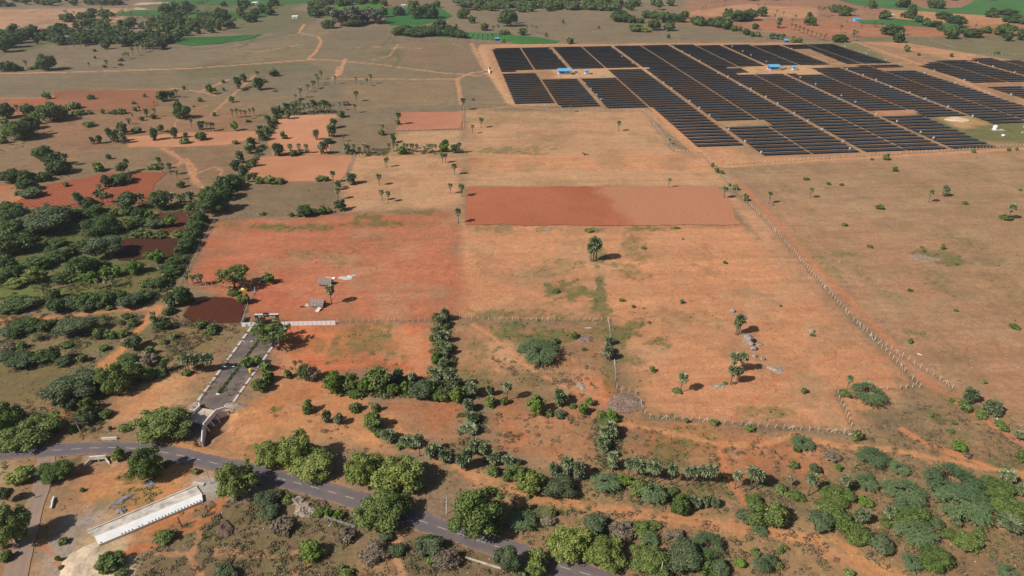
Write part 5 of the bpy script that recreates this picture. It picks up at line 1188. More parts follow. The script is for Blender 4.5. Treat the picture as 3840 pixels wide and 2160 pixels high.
def build_solar():
    polS = [pxs(s) for s in FARM_S]; polN = [pxs(s) for s in FARM_N]; polE = [pxs(s) for s in FARM_E]; hol = [pxs(s) for s in HOLES]
    vs = [259.1, 265.0, 271.6, 278.1, 284.7, 290.9, 297.8, 304.3, 311.2, 318.8, 325.4, 333.7, 341.3, 349.5, 357.1, 364.7, 372.9, 382.3, 391.2, 400.2, 409.5, 419.5, 429.2, 438.5, 449.1, 459.8, 469.9, 481.6, 493.3, 505.0, 517.1, 529.8, 542.8]
    qs = np.array([to_pq(W(2640, v, .75))[1] - 3.0 for v in vs]); k = np.arange(len(qs)); pit, q0 = np.polyfit(k, qs, 1)
    qn = to_pq(W(2640, 165 + 1130 / 14.49, .75))[1] - 3.0
    pi = {}
    for i, s in INV.items(): pi[i] = float(np.mean([to_pq(W(*q('20', *p), 1.3))[0] for p in pxs(s)]))
    pi[9] = pi[8] + 77.5; pi[10] = pi[9] + 77.5
    m, n, l, b = newmat('solar_glass'); g = nd(n, 'ShaderNodeNewGeometry'); oi = nd(n, 'ShaderNodeObjectInfo')
    f = noise(n, l, .06, 3, g.outputs['Position'])
    l.new(mix(n, l, mrange(n, l, f, .35, .65, 0, 1), (.010, .013, .020), (.022, .024, .032)), b.inputs['Base Color']); b.inputs['Roughness'].default_value = .25; b.inputs['Specular IOR Level'].default_value = .22
    BACK = simple('panel_back', (.03, .03, .035), .7, .1, 1); mats = [m, BACK]
    ORDC = ['', 'first', 'second', 'third', 'fourth', 'fifth', 'sixth', 'seventh', 'eighth', 'ninth', 'tenth']
    cols = sorted(pi); rows = {}
    def inside(u, v, pols): return any(inpoly(u, v, P) for P in pols) and not any(inpoly(u, v, P) for P in hol)
    sets = [('main', polS, [q0 + pit * j for j in range(-4, 40)]), ('back', polN, [qn - pit * j for j in range(-1, 17)]), ('right', polE, [q0 + pit * j for j in range(-12, 24)])]
    a1 = math.atan2(E1.y, E1.x)
    for blk, pols, qq in sets:
        for qv in qq:
            for ci in range(len(cols) - 1):
                pa, pb = pi[cols[ci]], pi[cols[ci + 1]]; pm_ = (pa + pb) / 2; halves = []
                for h0, h1 in ((pa + 2.6, pm_ - .9), (pm_ + .9, pb - 2.0)):
                    run = []
                    for j in range(int((h1 - h0) / 2.0) + 1):
                        c = from_pq(h0 + j * 2.0, qv + 3.5); u, v = PX(c.x, c.y, .8)
                        if inside(u, v, pols): run.append(h0 + j * 2.0)
                    if len(run) > 4: halves.append((run[0], min(h1, run[-1] + 2.0)))
                if halves: rows.setdefault((blk, ci), []).append((qv, halves))
    for (blk, ci), L in rows.items():
        L.sort(key=lambda t: t[0])
        cs = sorted(c for (b_, c) in rows if b_ == blk); cn = cs.index(ci) + 1
        for rn, (qv, halves) in enumerate(L):
            o = from_pq(halves[0][0], qv); root = empty('solar_row', o, a1)
            for x0, x1 in halves:
                mb = MB(); x0 -= halves[0][0]; x1 -= halves[0][0]
                mb.hexa([(x0, .0, 1.02), (x1, .0, 1.02), (x1, 6.5, .36), (x0, 6.5, .36)], [(x0, 0, 1.08), (x1, 0, 1.08), (x1, 6.5, .42), (x0, 6.5, .42)], 1); mb.m[-5] = 0
                mb.build('panel_table', mats, root)
                nn = max(2, int((x1 - x0) / 4.4))
                for y, zt in ((.9, .88), (5.4, .44)):
                    pr = [(x0 + .2, zt)]
                    for j in range(nn + 1):
                        x = x0 + .4 + (x1 - x0 - .8) * j / nn; pr += [(x - .07, zt - .1), (x - .07, -.1), (x + .07, -.1), (x + .07, zt - .1)]
                    pr = [(x0 + .2, zt), (x0 + .2, zt - .1)] + pr[1:] + [(x1 - .2, zt - .1), (x1 - .2, zt)]; k = len(pr); fm = MB()
                    fm.add([(x, y, z) for x, z in pr] + [(x, y + .1, z) for x, z in pr], [tuple(range(k)), tuple(range(2 * k - 1, k - 1, -1))] + [(i, i + k, (i + 1) % k + k, (i + 1) % k) for i in range(k)]); fm.build('support_frame', STEEL, root)
            sfx = {'main': 'main solar block', 'back': 'back solar block', 'right': 'right-hand solar block'}[blk]
            tag(root, 'solar row, %s from the front, %s column from the left, %s' % (ordn(rn + 1), ORDC[cn], sfx), 'solar panels', 'rows of the ' + sfx)
    im = MB(); im.box(-.55, .55, -.3, .3, .75, 1.95); im.box(-.62, .62, -.4, .4, 1.951, 2.03); im.box(-.45, -.36, -.05, .05, -.1, .75); im.box(.36, .45, -.05, .05, -.1, .75); im.box(-.3, .3, -.303, -.29, 1.0, 1.7, 1)
    me = im.mesh('inverter_box', [WHITE, DARK])
    for i, s in INV.items():
        L = sorted([W(*q('20', *p), 1.35) for p in pxs(s)], key=lambda p: p.y)
        for j, p in enumerate(L):
            o = link(bpy.data.objects.new('inverter_box', me)); o.location = (p.x, p.y, 0); o.rotation_euler[2] = a1
            tag(o, 'white inverter box, %s from the front, %s inverter line from the left' % (ordn(j + 1), ordn(sorted(INV).index(i) + 1)), 'inverter', 'inverter boxes along the solar aisles')
    for (l0, r0), D, hf, hb, lab, sm in ((((2097, 281), (2143, 281)), 8.0, 3.9, 5.0, 'left', 0), (((2889, 265), (2929.5, 265)), 8.0, 3.9, 5.0, 'right', 0), (((2194, 279), (2209, 279)), 4.0, 3.6, 4.2, 'left', 1), (((2973, 264.5), (2987, 264.5)), 4.0, 3.6, 4.2, 'right', 1)):
        a = W(*l0); bq = W(*r0); wd_ = (bq - a).length; root = empty('equipment_shelter', a, a1)
        mb = MB(); mb.box(-.3, wd_ + .3, -.2, D, .55, .95); 
        for x in np.linspace(-.1, wd_ + .1, 5 if not sm else 2): mb.box(x - .2, x + .2, -.1, .3, -.1, .55); mb.box(x - .2, x + .2, D - .5, D - .1, -.1, .55)
        mb.build('plinth', WHITE, root)
        mb = MB(); e = .7; mb.hexa([(-e, -1.0, hf), (wd_ + e, -1.0, hf), (wd_ + e, D + .6, hb), (-e, D + .6, hb)], [(-e, -1.0, hf + .22), (wd_ + e, -1.0, hf + .22), (wd_ + e, D + .6, hb + .22), (-e, D + .6, hb + .22)]); mb.build('roof', BLUE, root)
        mb = MB(); mb.box(-e - .03, wd_ + e + .03, -1.06, -1.0, hf - .35, hf + .2); mb.build('fascia', BLUEW, root)
        mb = MB()
        for x in np.linspace(.1, wd_ - .1, 4 if not sm else 2): mb.tube((x, .2, .95), (x, .2, hf + .1), .08, .08, 6); mb.tube((x, D - .4, .95), (x, D - .4, hb - .1), .08, .08, 6)
        mb.build('column', PINKW, root)
        if not sm:
            mb = MB(); mb.box(.3, wd_ * .3, .35, D - .8, .951, hf - .1); mb.build('cabin', BLUEW, root)
            for x0, x1 in ((.34, .44), (.46, .56), (.66, .74), (.78, .88)):
                mb = MB(); mb.box(wd_ * x0, wd_ * x1, 2.2, 4.2, .951, 3.1); mb.build('cabinet', PINKW, root)
        else: mb = MB(); mb.box(wd_ * .2, wd_ * .6, 1.2, 2.6, .951, 2.9); mb.build('cabinet', PINKW, root)
        tag(root, ('small blue-roofed kiosk on white plinth in the %s solar clearing' if sm else 'long blue-roofed equipment shelter on white plinth in the %s solar clearing') % lab, 'shelter')
    for (x, y), lab in (((2160, 276), 'left'), ((2943, 262), 'right')):
        root = empty('transformer', W(x, y), a1); mb = MB(); mb.box(-2.6, 2.6, -1.6, 1.6, -.1, .35); mb.build('pad', CONCW, root)
        mb = MB(); mb.box(-1, 1, -.8, .8, .351, 2.4); mb.build('tank', simple('transformer_green_' + lab, (.12, .17, .16), .5), root); mb = MB()
        for j in range(5): mb.box(-1.7, -1.01, -.8 + j * .36, -.62 + j * .36, .7, 2.1); mb.box(1.01, 1.7, -.8 + j * .36, -.62 + j * .36, .7, 2.1)
        mb.build('radiator', STEEL, root); mb = MB(); mb.tube((-.9, 0, 2.9), (.9, 0, 2.9), .3, .3, 10)
        for x in (-.5, 0, .5): mb.tube((x, .5, 2.4), (x, .5, 3.2), .09, .05, 6)
        mb.build('bushing', PINKW, root); tag(root, 'grey-green transformer beside the long shelter in the %s solar clearing' % lab, 'transformer')
    root = empty('water_tank', W(3729, 487)); mb = MB(); prof = [(1.6, .3), (1.65, .6), (1.65, 1.2), (1.7, 1.25), (1.65, 1.3), (1.65, 2.1), (1.7, 2.15), (1.65, 2.2), (1.62, 3.0), (1.2, 3.5), (.5, 3.7), (.4, 3.85)]
    for (r0, z0), (r1, z1) in zip(prof, prof[1:]): mb.tube((0, 0, z0), (0, 0, z1), r0, r1, 18)
    mb.build('tank', WHITE, root); mb = MB(); mb.tube((1.9, -.2, .3), (2.0, -.2, 2.9), .12, .12, 6); mb.tube((1.5, -.2, 2.9), (2.4, -.2, 2.9), .12, .12, 6); mb.build('pipe', CONCW, root)
    mb = MB(); mb.box(-2, 7, -2.6, 2.0, -.1, .3); mb.build('pad', CONC, root); tag(root, 'big white water tank on a concrete pad at the right edge', 'water tank')
    boulder(W(3761, 510), 1.4, 1.0, 'white boulder below the big white water tank', 3, WHITE)
    root = empty('drum', W(3841, 478)); mb = MB(); mb.tube((0, 0, 0), (0, 0, 1.6), .9, .9, 14); mb.build('body', BLUE, root); tag(root, 'blue drum cut by the right edge near the water tank', 'drum')
    root = empty('bench', W(3838, 499)); mb = MB(); mb.box(-1.8, 1.8, -.35, .35, .7, .9); mb.build('seat', WHITE, root)
    for x in (-1.6, 1.5): mb = MB(); mb.box(x, x + .2, -.3, .3, 0, .7); mb.build('leg', WHITE, root)
    tag(root, 'white slab bench cut by the right edge near the water tank', 'bench')
    # gate of the solar farm
    root = empty('farm_gate', W(1836, 272)); mb = MB()
    for i in range(8): t = i / 7; t2 = (i + 1) / 7; mb.bar((-1.5 + 2 * t, 6 - 12 * t), (-1.5 + 2 * t2, 6 - 12 * t2), .5, 0, 2.2 + 2.0 * (1 - t) ** 2 if i < 7 else 1)
    mb.build('wing_wall', WHITE, root); mb = MB(); mb.box(-.6, .9, 5.6, 6.4, 2.6, 4.6); mb.build('sign_board', DARK, root); mb = MB(); mb.box(-7, -1.6, 1, 2.2, 0, 1.0); mb.build('guard_block', simple('blue_grey', (.12, .13, .18), .7), root)
    tag(root, 'white curved gate wall at the left entrance of the solar farm', 'gate')
# ------------------------------------------------------------------ gate, walls, huts, vehicles and small things
def build_gate():
    A0, A1 = W(970, 1223), W(1046, 1221.5); d = A1 - A0; Ln = d.length; a = math.atan2(d.y, d.x); root = empty('entrance_gate', A0, a); Hh = 5.6
    LET = simple('gate_lettering', (.42, .46, .34), .6, .1, 2)
    for x in (0, Ln):
        mb = MB(); mb.box(x - .5, x + .5, -.45, .45, 0, Hh - .9); mb.box(x - .65, x + .65, -.6, .6, -.1, .35)
        p = mb.build('pillar', DARK, root); mb = MB()
        for j in range(9): z = .7 + j * .42; mb.box(x - .2, x + .22, -.475, -.452, z, z + .26)
        mb.build('lettering', LET, p)
    mb = MB(); mb.box(-.7, Ln + .7, -.55, .55, Hh - .899, Hh); bm_ = mb.build('beam', DARK, root)
    mb = MB(); mb.box(-.72, Ln + .72, -.6, .6, Hh + .001, Hh + .07); mb.box(.9, 1.9, -.575, -.552, Hh - .8, Hh - .5); mb.box(2.3, 3.2, -.575, -.552, Hh - .8, Hh - .55); mb.box(Ln - 3.0, Ln - 2.0, -.575, -.552, Hh - .8, Hh - .5); mb.box(Ln - 1.6, Ln - .7, -.575, -.552, Hh - .8, Hh - .5); mb.build('trim', GREYP, bm_)
    mb = MB(); x = Ln * .46; mb.box(x - .9, x + .9, -.62, .3, Hh - .3, Hh + .65); sg = mb.build('emblem_board', DARK, root)
    mb = MB(); y0, y1 = -.65, -.622                                    # pale winged U on the board
    for i in range(8):
        t0, t1 = math.pi + math.pi * i / 8, math.pi + math.pi * (i + 1) / 8
        p = [(x + .24 * math.cos(t), Hh + .12 + .26 * math.sin(t)) for t in (t0, t1)]; o = [(x + .13 * math.cos(t), Hh + .12 + .14 * math.sin(t)) for t in (t0, t1)]
        mb.hexa([(p[0][0], y0, p[0][1]), (p[1][0], y0, p[1][1]), (p[1][0], y1, p[1][1]), (p[0][0], y1, p[0][1])], [(o[0][0], y0, o[0][1]), (o[1][0], y0, o[1][1]), (o[1][0], y1, o[1][1]), (o[0][0], y1, o[0][1])])
    for s in (-1, 1):
        mb.box(x + s * .185 - .055, x + s * .185 + .055, y0, y1, Hh + .121, Hh + .5); mb.box(min(x + s * .42, x + s * .7), max(x + s * .42, x + s * .7), y0, y1, Hh + .2, Hh + .3); mb.box(min(x + s * .42, x + s * .6), max(x + s * .42, x + s * .6), y0, y1, Hh + .02, Hh + .1)
    mb.build('emblem', WHITE, sg)
    mb = MB(); mb.hexa([(.6, .6, .1), (.72, .6, .1), (1.72, 4.6, .1), (1.6, 4.6, .1)], [(.6, .6, 3.4), (.72, .6, 3.4), (1.72, 4.6, 3.4), (1.6, 4.6, 3.4)]); mb.build('gate_leaf', TAN, root)
    tag(root, 'black entrance arch with winged emblem at the end of the access road', 'gate')
    for P, lab in (([W(1051, 1221.6), W(1258, 1217.6)], 'long white panel wall right of the black entrance arch'), ([W(966, 1224), W(907, 1225), W(921, 1193)], 'white panel wall with a short return left of the black entrance arch')):
        o = P[0]; root = empty('panel_wall', o); mb = MB(); pb = MB(); PAN = simple('wall_panel', (.84, .82, .83), .7, .04, .7)
        for i in range(len(P) - 1):
            d = P[i + 1] - P[i]; L = d.length; n = max(2, round(L / 1.95)); dn = d.normalized()
            for j in range(n):
                p0 = P[i] - o + dn * (L * j / n + .09); p1 = P[i] - o + dn * (L * (j + 1) / n - .09); mb.bar(p0, p1, .1, 0, 1.95)
            for j in range(n + 1):
                c = P[i] - o + dn * (L * j / n); pb.bar(c - dn * .08, c + dn * .08, .17, 0, 2.0)
        mb.build('panel', PAN, root); pb.build('wall_post', GREYP, root); tag(root, lab, 'wall')
def build_huts():
    for (bx, by), rz, Ln, lab in (((1216, 1074), -5, 6.3, 'thatched hut with white boards behind it'), ((1186, 1154.5), -10, 6.2, 'thatched hut with a tin sheet leaning in front')):
        c = W(bx, by); root = empty('thatched_hut', (c.x, c.y + .5, 0), R(rz)); h = Ln / 2
        mb = MB(); mb.box(-h + .4, h - .4, .1, 3.3, 0, 1.0); mb.build('wall', WOOD, root)
        mb = MB(); rng = random.Random(int(bx))
        def slope(y0, z0, y1, z1, n=46):
            for i in range(n):
                x0 = -h + 2 * h * i / n; x1 = -h + 2 * h * (i + 1.3) / n; e = rng.uniform(-.14, .14); k = rng.uniform(.0, .09)
                mb.hexa([(x0, y0 + (e if y0 < y1 else -e), z0 + k - .1), (x1, y0 + (e if y0 < y1 else -e), z0 + k - .1), (x1, y1, z1 + k - .1), (x0, y1, z1 + k - .1)], [(x0, y0 + (e if y0 < y1 else -e), z0 + k), (x1, y0 + (e if y0 < y1 else -e), z0 + k), (x1, y1, z1 + k), (x0, y1, z1 + k)])
        slope(-.6, .75, 1.7, 2.95); slope(4.0, .75, 1.7, 2.95); mb.tube((-h - .1, 1.7, 3.02), (h + .1, 1.7, 3.02), .13, .13, 8); mb.build('roof', THATCH, root)
        for s in (-1, 1):
            mb = MB(); x = s * (h - .35); mb.add([(x, -.3, .9), (x, 3.7, .9), (x, 1.7, 2.8), (x + s * .06, -.3, .9), (x + s * .06, 3.7, .9), (x + s * .06, 1.7, 2.8)], [(0, 1, 2), (3, 4, 5), (0, 1, 4, 3), (1, 2, 5, 4), (2, 0, 3, 5)]); mb.build('gable', WOOD, root)
        tag(root, lab, 'hut')
    def slab(name, px, h, rz, mat, lab, cat, tilt=(0, 0), sz=(1, 1)):
        c = W(*px); mb = MB(); mb.box(-sz[0] / 2, sz[0] / 2, -sz[1] / 2, sz[1] / 2, -.06, .06)
        o = mb.build(name, mat); o.location = (c.x, c.y, h); o.rotation_euler = (R(tilt[0]), R(tilt[1]), R(rz)); tag(o, lab, cat)
    slab('tin_sheet', (1194, 1165), .55, -22, CONCW, 'pale tin sheet leaning in front of the lower thatched hut', 'sheet', (18, 0), (1.7, 2.6))
    slab('board', (1231, 1041), .12, -4, CONCW, 'long white board lying behind the upper thatched hut', 'board', (0, 0), (2.6, .5))
    slab('board', (1250, 1045.5), .3, 8, WHITE, 'square white board right behind the upper thatched hut', 'board', (8, 0), (1.7, 1.6))
    heap('sand_heap', W(1152, 1144), 1.3, 1.6, .3, PALE, 'pale sand heap at the left end of the lower thatched hut', 'heap', 8, .1)
    heap('dust_heap', W(1316, 1037), 1.9, 1.5, .55, LIME, 'pale stone dust heap right of the upper thatched hut', 'heap', 9, .2)
    heap('dust_heap', W(2055, 859), 2.2, 1.6, .4, GRAV, 'grey stone dust heap below the wide ploughed field', 'heap', 12, .2)
    heap('gravel_patch', W(1303, 1040), 4.0, 3.0, .06, LIME, 'scattered pale stone dust around the heap by the huts', 'heap', 31, .3)
    # silver car
    c = W(984.5, 1056); root = empty('parked_car', c, R(90)); mb = MB(); L, w2 = 4.0, .86
    prof = [(0, .35), (0, .75), (.15, .85), (1.0, .98), (1.65, 1.42), (3.05, 1.46), (3.75, 1.02), (3.95, .85), (4.0, .4)]
    for i in range(len(prof) - 1):
        (x0, z0), (x1, z1) = prof[i], prof[i + 1]; f0 = w2 - (.14 if z0 > 1.1 else 0); f1 = w2 - (.14 if z1 > 1.1 else 0)
        mb.add([(x0, -f0, z0), (x1, -f1, z1), (x1, f1, z1), (x0, f0, z0), (x0, -w2, .3), (x1, -w2, .3), (x1, w2, .3), (x0, w2, .3)], [(0, 1, 2, 3), (0, 4, 5, 1), (3, 2, 6, 7), (4, 7, 6, 5), (0, 3, 7, 4), (1, 5, 6, 2)])
    mb.build('body', SILV, root); mb = MB(); mb.add([(1.08, -.68, 1.03), (1.60, -.62, 1.40), (1.60, .62, 1.40), (1.08, .68, 1.03)], [(0, 1, 2, 3)]); mb.v = [(x - .01, y, z + .015) for x, y, z in mb.v]; mb.build('windscreen', GLASS, root)
    mb = MB(); mb.add([(3.1, -.62, 1.46), (3.68, -.68, 1.08), (3.68, .68, 1.08), (3.1, .62, 1.46)], [(0, 1, 2, 3)]); mb.v = [(x + .012, y, z + .012) for x, y, z in mb.v]; mb.build('rear_window', GLASS, root)
    for s in (-1, 1): mb = MB(); mb.add([(1.3, s * .80, 1.05), (3.5, s * .80, 1.05), (3.0, s * .735, 1.36), (1.72, s * .735, 1.36)], [(0, 1, 2, 3)]); mb.build('side_window', GLASS, root)
    for x in (.75, 3.2):
        for s in (-1, 1): mb = MB(); mb.tube((x, s * .70, .32), (x, s * .88, .32), .32, .32, 14); mb.build('wheel', RUBBER, root)
    for s in (-1, 1): mb = MB(); mb.box(-.03, .05, s * .6 - .15, s * .6 + .15, .62, .76); mb.build('headlight', WHITE, root)
    root.location = (c.x, c.y - .3, 0); tag(root, 'silver car parked in the shade of the airy tree', 'car')
    c = W(1030, 1066); root = empty('motorcycle', c, R(35))
    for x in (-.65, .65):
        mb = MB(); mb.tube((x, -.06, .32), (x, .06, .32), .32, .32, 14); mb.build('wheel', RUBBER, root)
    mb = MB(); mb.tube((-.65, 0, .35), (.1, 0, .6), .08, .12, 8); mb.tube((.1, 0, .6), (.65, 0, .35), .1, .06, 8); mb.tube((.65, 0, .35), (.48, 0, 1.0), .05, .05, 6); mb.box(-.2, .3, -.14, .14, .6, .82); mb.build('body', DARK, root)
    mb = MB(); mb.box(-.75, .05, -.13, .13, .78, .86); mb.build('seat', RUBBER, root); mb = MB(); mb.tube((.45, -.36, 1.02), (.45, .36, 1.02), .025, .025, 6); mb.build('handlebar', STEEL, root); tag(root, 'dark motorcycle parked right of the silver car', 'motorcycle')
    c = W(1135, 1153.5); root = empty('motorcycle', c, R(15))
    for x in (-.65, .65):
        mb = MB(); mb.tube((x, -.06, .32), (x, .06, .32), .32, .32, 14); mb.build('wheel', RUBBER, root)
    mb = MB(); mb.tube((-.65, 0, .35), (.1, 0, .6), .08, .12, 8); mb.tube((.1, 0, .6), (.65, 0, .35), .1, .06, 8); mb.tube((.65, 0, .35), (.48, 0, 1.0), .05, .05, 6); mb.box(-.2, .3, -.16, .16, .6, .85); mb.build('body', DARK, root)
    mb = MB(); mb.box(-.75, .05, -.15, .15, .78, .88); mb.build('seat', RUBBER, root); tag(root, 'black motorcycle standing left of the lower thatched hut', 'motorcycle')
    c = W(918, 1091); root = empty('tank_trailer', c, R(-8)); mb = MB(); prof = [(-1.6, .1), (-1.5, .4), (-1.1, .55), (-.9, .62), (1.1, .62), (1.45, .5), (1.6, .1)]
    for (x0, r0), (x1, r1) in zip(prof, prof[1:]): mb.tube((x0, 0, .85), (x1, 0, .85), r0, r1, 14)
    mb.build('tank', YELP, root); mb = MB(); mb.tube((1.75, -.45, .42), (1.75, .45, .42), .42, .42, 14); mb.build('wheel', RUBBER, root); mb = MB(); mb.box(-2.6, -1.9, -.2, .2, 0, .3); mb.box(-1.9, 1.6, -.08, .08, .1, .25); mb.build('drawbar', WHITE, root); tag(root, 'yellow tank trailer lying under the airy tree by the fence', 'trailer')
    c = W(941, 1396); root = empty('storage_drum', c); mb = MB()
    for (r0, z0), (r1, z1) in zip([(.5, 0), (.58, .1), (.58, .6), (.62, .65), (.58, .7), (.58, 1.15), (.62, 1.2), (.58, 1.25)], [(.58, .1), (.58, .6), (.62, .65), (.58, .7), (.58, 1.15), (.62, 1.2), (.58, 1.25), (.55, 1.5)]): mb.tube((0, 0, z0), (0, 0, z1), r0, r1, 14)
    mb.build('body', YEL, root); mb = MB(); mb.tube((0, 0, 1.5), (0, 0, 1.62), .6, .5, 14); mb.build('lid', YEL, root); tag(root, 'orange-yellow storage drum on the kerb of the access road', 'drum')
def build_roadside():
    def pole(base, top, lab, mat=CONC, r=.13, cross=True):
        b = W(*base); h = top_h(base, top[1]); t = W(top[0], top[1], h); root = empty('utility_pole', b); d = t - b; d.z = h
        mb = MB(); mb.tube((0, 0, -.2), d, r, r * .7, 8); mb.build('pole', mat, root)
        if cross: mb = MB(); mb.tube(d * .95 + Vector((-.5, .3, 0)), d * .95 + Vector((.5, -.3, 0)), .05, .05, 4); mb.build('crossarm', STEEL, root)
        tag(root, lab, 'pole')
    pole((303, 1622), (284, 1584), 'short pale pole on the verge above the left junction', CONCW, .1, False)
    pole((261, 1760), (238.5, 1711), 'leaning grey pole beside the culvert at the left junction'); pole((791, 1814), (769.5, 1753), 'grey utility pole at the end of the concrete slab')
    pole((1673.7, 1926), (1673.7, 1867), 'tall white pole standing beyond the main road', WHITE, .12, False); pole((2478, 2162), (2485, 2107), 'white pole cut by the bottom edge right of centre', WHITE, .12, False)
    pole((682, 1974), (665, 1938), 'dark charred stump pole below the concrete slab', WOOD, .2, False); pole((700, 1568), (688, 1533), 'thin bare pole beside the left bridge parapet', WOOD, .08, False)
    pole((667, 380), (662.5, 326), 'thin far pole behind the brown-red field', CONC, .12, False)
    # culvert under the main road
    a, b = W(337, 1721, 0), W(399, 1716, 0); d = b - a; Ln = d.length; root = empty('culvert', a, math.atan2(d.y, d.x)); mb = MB(); mb.box(0, Ln, -.25, .25, .1, .95); mb.build('parapet', CONCW, root)
    mb = MB(); mb.box(-.2, Ln + .2, -.3, .6, -.3, .099)
    for x0, x1 in ((-.2, .5), (Ln / 2 - .2, Ln / 2 + .2), (Ln - .5, Ln + .2)): mb.box(x0, x1, -.3, .6, -2.2, -.301)
    mb.box(.501, Ln - .501, 1.6, 1.8, -2.2, -.3); mb.build('headwall', CONC, root); mb = MB()
    for x in (.55 + (Ln / 2 - .75) / 2, Ln / 2 + .2 + (Ln / 2 - .7) / 2): mb.tube((x, -.2, -1.2), (x, 1.5, -1.2), .86, .86, 18)  # closed black cylinders; the shade inside the openings is put into their colour
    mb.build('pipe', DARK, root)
    for s, x in ((-1, 0), (1, Ln)):
        mb = MB(); mb.hexa([(x, -.3, -2), (x + s * 1.4, -1.5, -2), (x + s * 1.2, -1.7, -2), (x - s * .2, -.3, -2)], [(x, -.3, .1), (x + s * 1.4, -1.5, -.7), (x + s * 1.2, -1.7, -.7), (x - s * .2, -.3, .1)]); mb.build('wing_wall', CONCW, root)
    tag(root, 'whitewashed culvert with two dark pipe openings beside the main road', 'culvert')
    a, b = W(382, 1648), W(440, 1646); mb = MB(); mb.bar(a, b, .5, -.2, .75); tag(mb.build('road_parapet', CONCW), 'pale low parapet on the far side of the main road near the junction', 'parapet')
    a, b = W(203.5, 1868), W(193.5, 1910); d = b - a; Ln = d.length; root = empty('culvert_wall', a, math.atan2(d.y, d.x)); mb = MB(); mb.box(0, Ln, -.18, .18, -.3, .7); mb.box(Ln * .3, Ln * .6, -.2, .2, .701, .95); mb.build('wall', WHITE, root); tag(root, 'short white wall on the verge of the side road', 'wall')
    # person on the side road
    c = W(132, 1867); root = empty('person', c, R(200)); me = bpy.data.meshes.new('body')
    J = [(0, 0, .92), (0, .02, 1.15), (0, .0, 1.38), (0, -.02, 1.48), (0, -.04, 1.60), (0, -.03, 1.70), (.09, 0, .88), (.10, -.14, .48), (.10, .02, .08), (.10, -.12, .03), (-.09, 0, .88), (-.10, .12, .48), (-.10, .26, .10), (-.10, .14, .03), (.18, 0, 1.36), (.22, .10, 1.10), (.20, .02, .86), (-.18, 0, 1.36), (-.22, -.10, 1.12), (-.20, -.22, .90)]
    Ed = [(0, 1), (1, 2), (2, 3), (3, 4), (4, 5), (0, 6), (6, 7), (7, 8), (8, 9), (0, 10), (10, 11), (11, 12), (12, 13), (2, 14), (14, 15), (15, 16), (2, 17), (17, 18), (18, 19)]
    Rr = [.14, .14, .15, .06, .10, .09, .085, .065, .045, .04, .085, .065, .045, .04, .065, .045, .035, .065, .045, .035]
    me.from_pydata(J, Ed, []); o = link(bpy.data.objects.new('body', me), root); md = o.modifiers.new('skin', 'SKIN'); o.modifiers.new('sub', 'SUBSURF').levels = 1
    for i, r in enumerate(Rr): me.skin_vertices[0].data[i].radius = (r, r * .8)
    me.skin_vertices[0].data[0].use_root = True; me.materials.append(simple('skin_tone', (.12, .06, .04), .6))
    mb = MB()
    for (z0, r0), (z1, r1) in zip([(.86, .19), (1.1, .17), (1.36, .21), (1.46, .10)], [(1.1, .17), (1.36, .21), (1.46, .10), (1.47, .08)]): mb.tube((0, 0, z0), (0, 0, z1), r0, r1, 10)
    mb.tube((.17, 0, 1.4), (.225, .09, 1.1), .085, .07, 8); mb.tube((-.17, 0, 1.4), (-.225, -.09, 1.12), .085, .07, 8); mb.build('shirt', simple('maroon_cloth', (.06, .022, .025), .9), root)
    mb = MB(); mb.tube((.09, 0, .92), (.10, -.12, .5), .12, .09, 8); mb.tube((.10, -.12, .5), (.10, .02, .14), .09, .07, 8); mb.tube((-.09, 0, .92), (-.10, .11, .5), .12, .09, 8); mb.tube((-.10, .11, .5), (-.10, .25, .16), .09, .07, 8); mb.build('trousers', simple('grey_cloth', (.30, .29, .28), .9), root)
    mb = MB(); mb.tube((0, -.02, 1.66), (0, -.02, 1.80), .105, .06, 10); mb.build('hair', RUBBER, root); tag(root, 'person in a dark top walking along the side road', 'person')
    # bird in flight high over the tan field
    u, v = 2194, 579; x = (u - 1920) / F; t = (1080 - v) / F; dv = Vector((x, CT + t * ST, -ST + t * CT)); p = Vector((0, 0, HC)) + dv * 128
    bm = bmesh.new()
    rows = [(-.42, .02, 0), (-.30, .05, .01), (-.05, .085, .02), (.15, .075, .02), (.26, .05, .03), (.34, .02, .02)]; prev = None
    for xx, r, z in rows:
        ring = [bm.verts.new((r * math.cos(k * math.pi / 3), xx, z + r * .8 * math.sin(k * math.pi / 3))) for k in range(6)]
        if prev:
            for k in range(6): bm.faces.new((prev[k], prev[(k + 1) % 6], ring[(k + 1) % 6], ring[k]))
        prev = ring
    for s in (-1, 1):
        pts = [(.06, .16, .03), (.38, .20, .14), (.72, .05, .08), (.75, -.06, .07), (.40, -.06, .11), (.06, -.12, .03)]
        top = [bm.verts.new((s * a, b, c + .012)) for a, b, c in pts]; bot = [bm.verts.new((s * a, b, c - .012)) for a, b, c in pts]; bm.faces.new(top); bm.faces.new(bot[::-1])
        for k in range(6): bm.faces.new((top[k], bot[k], bot[(k + 1) % 6], top[(k + 1) % 6]))
    tl = [bm.verts.new(c) for c in ((-.03, -.38, 0), (-.11, -.62, 0), (.11, -.62, 0), (.03, -.38, 0), (-.03, -.38, .02), (-.11, -.62, .02), (.11, -.62, .02), (.03, -.38, .02))]
    for f in ((3, 2, 1, 0), (4, 5, 6, 7), (0, 1, 5, 4), (1, 2, 6, 5), (2, 3, 7, 6), (3, 0, 4, 7)): bm.faces.new([tl[i] for i in f])
    bmesh.ops.recalc_face_normals(bm, faces=bm.faces); me = bpy.data.meshes.new('bird'); bm.to_mesh(me); bm.free(); me.materials.append(simple('brown_feathers', (.035, .02, .013), .8))
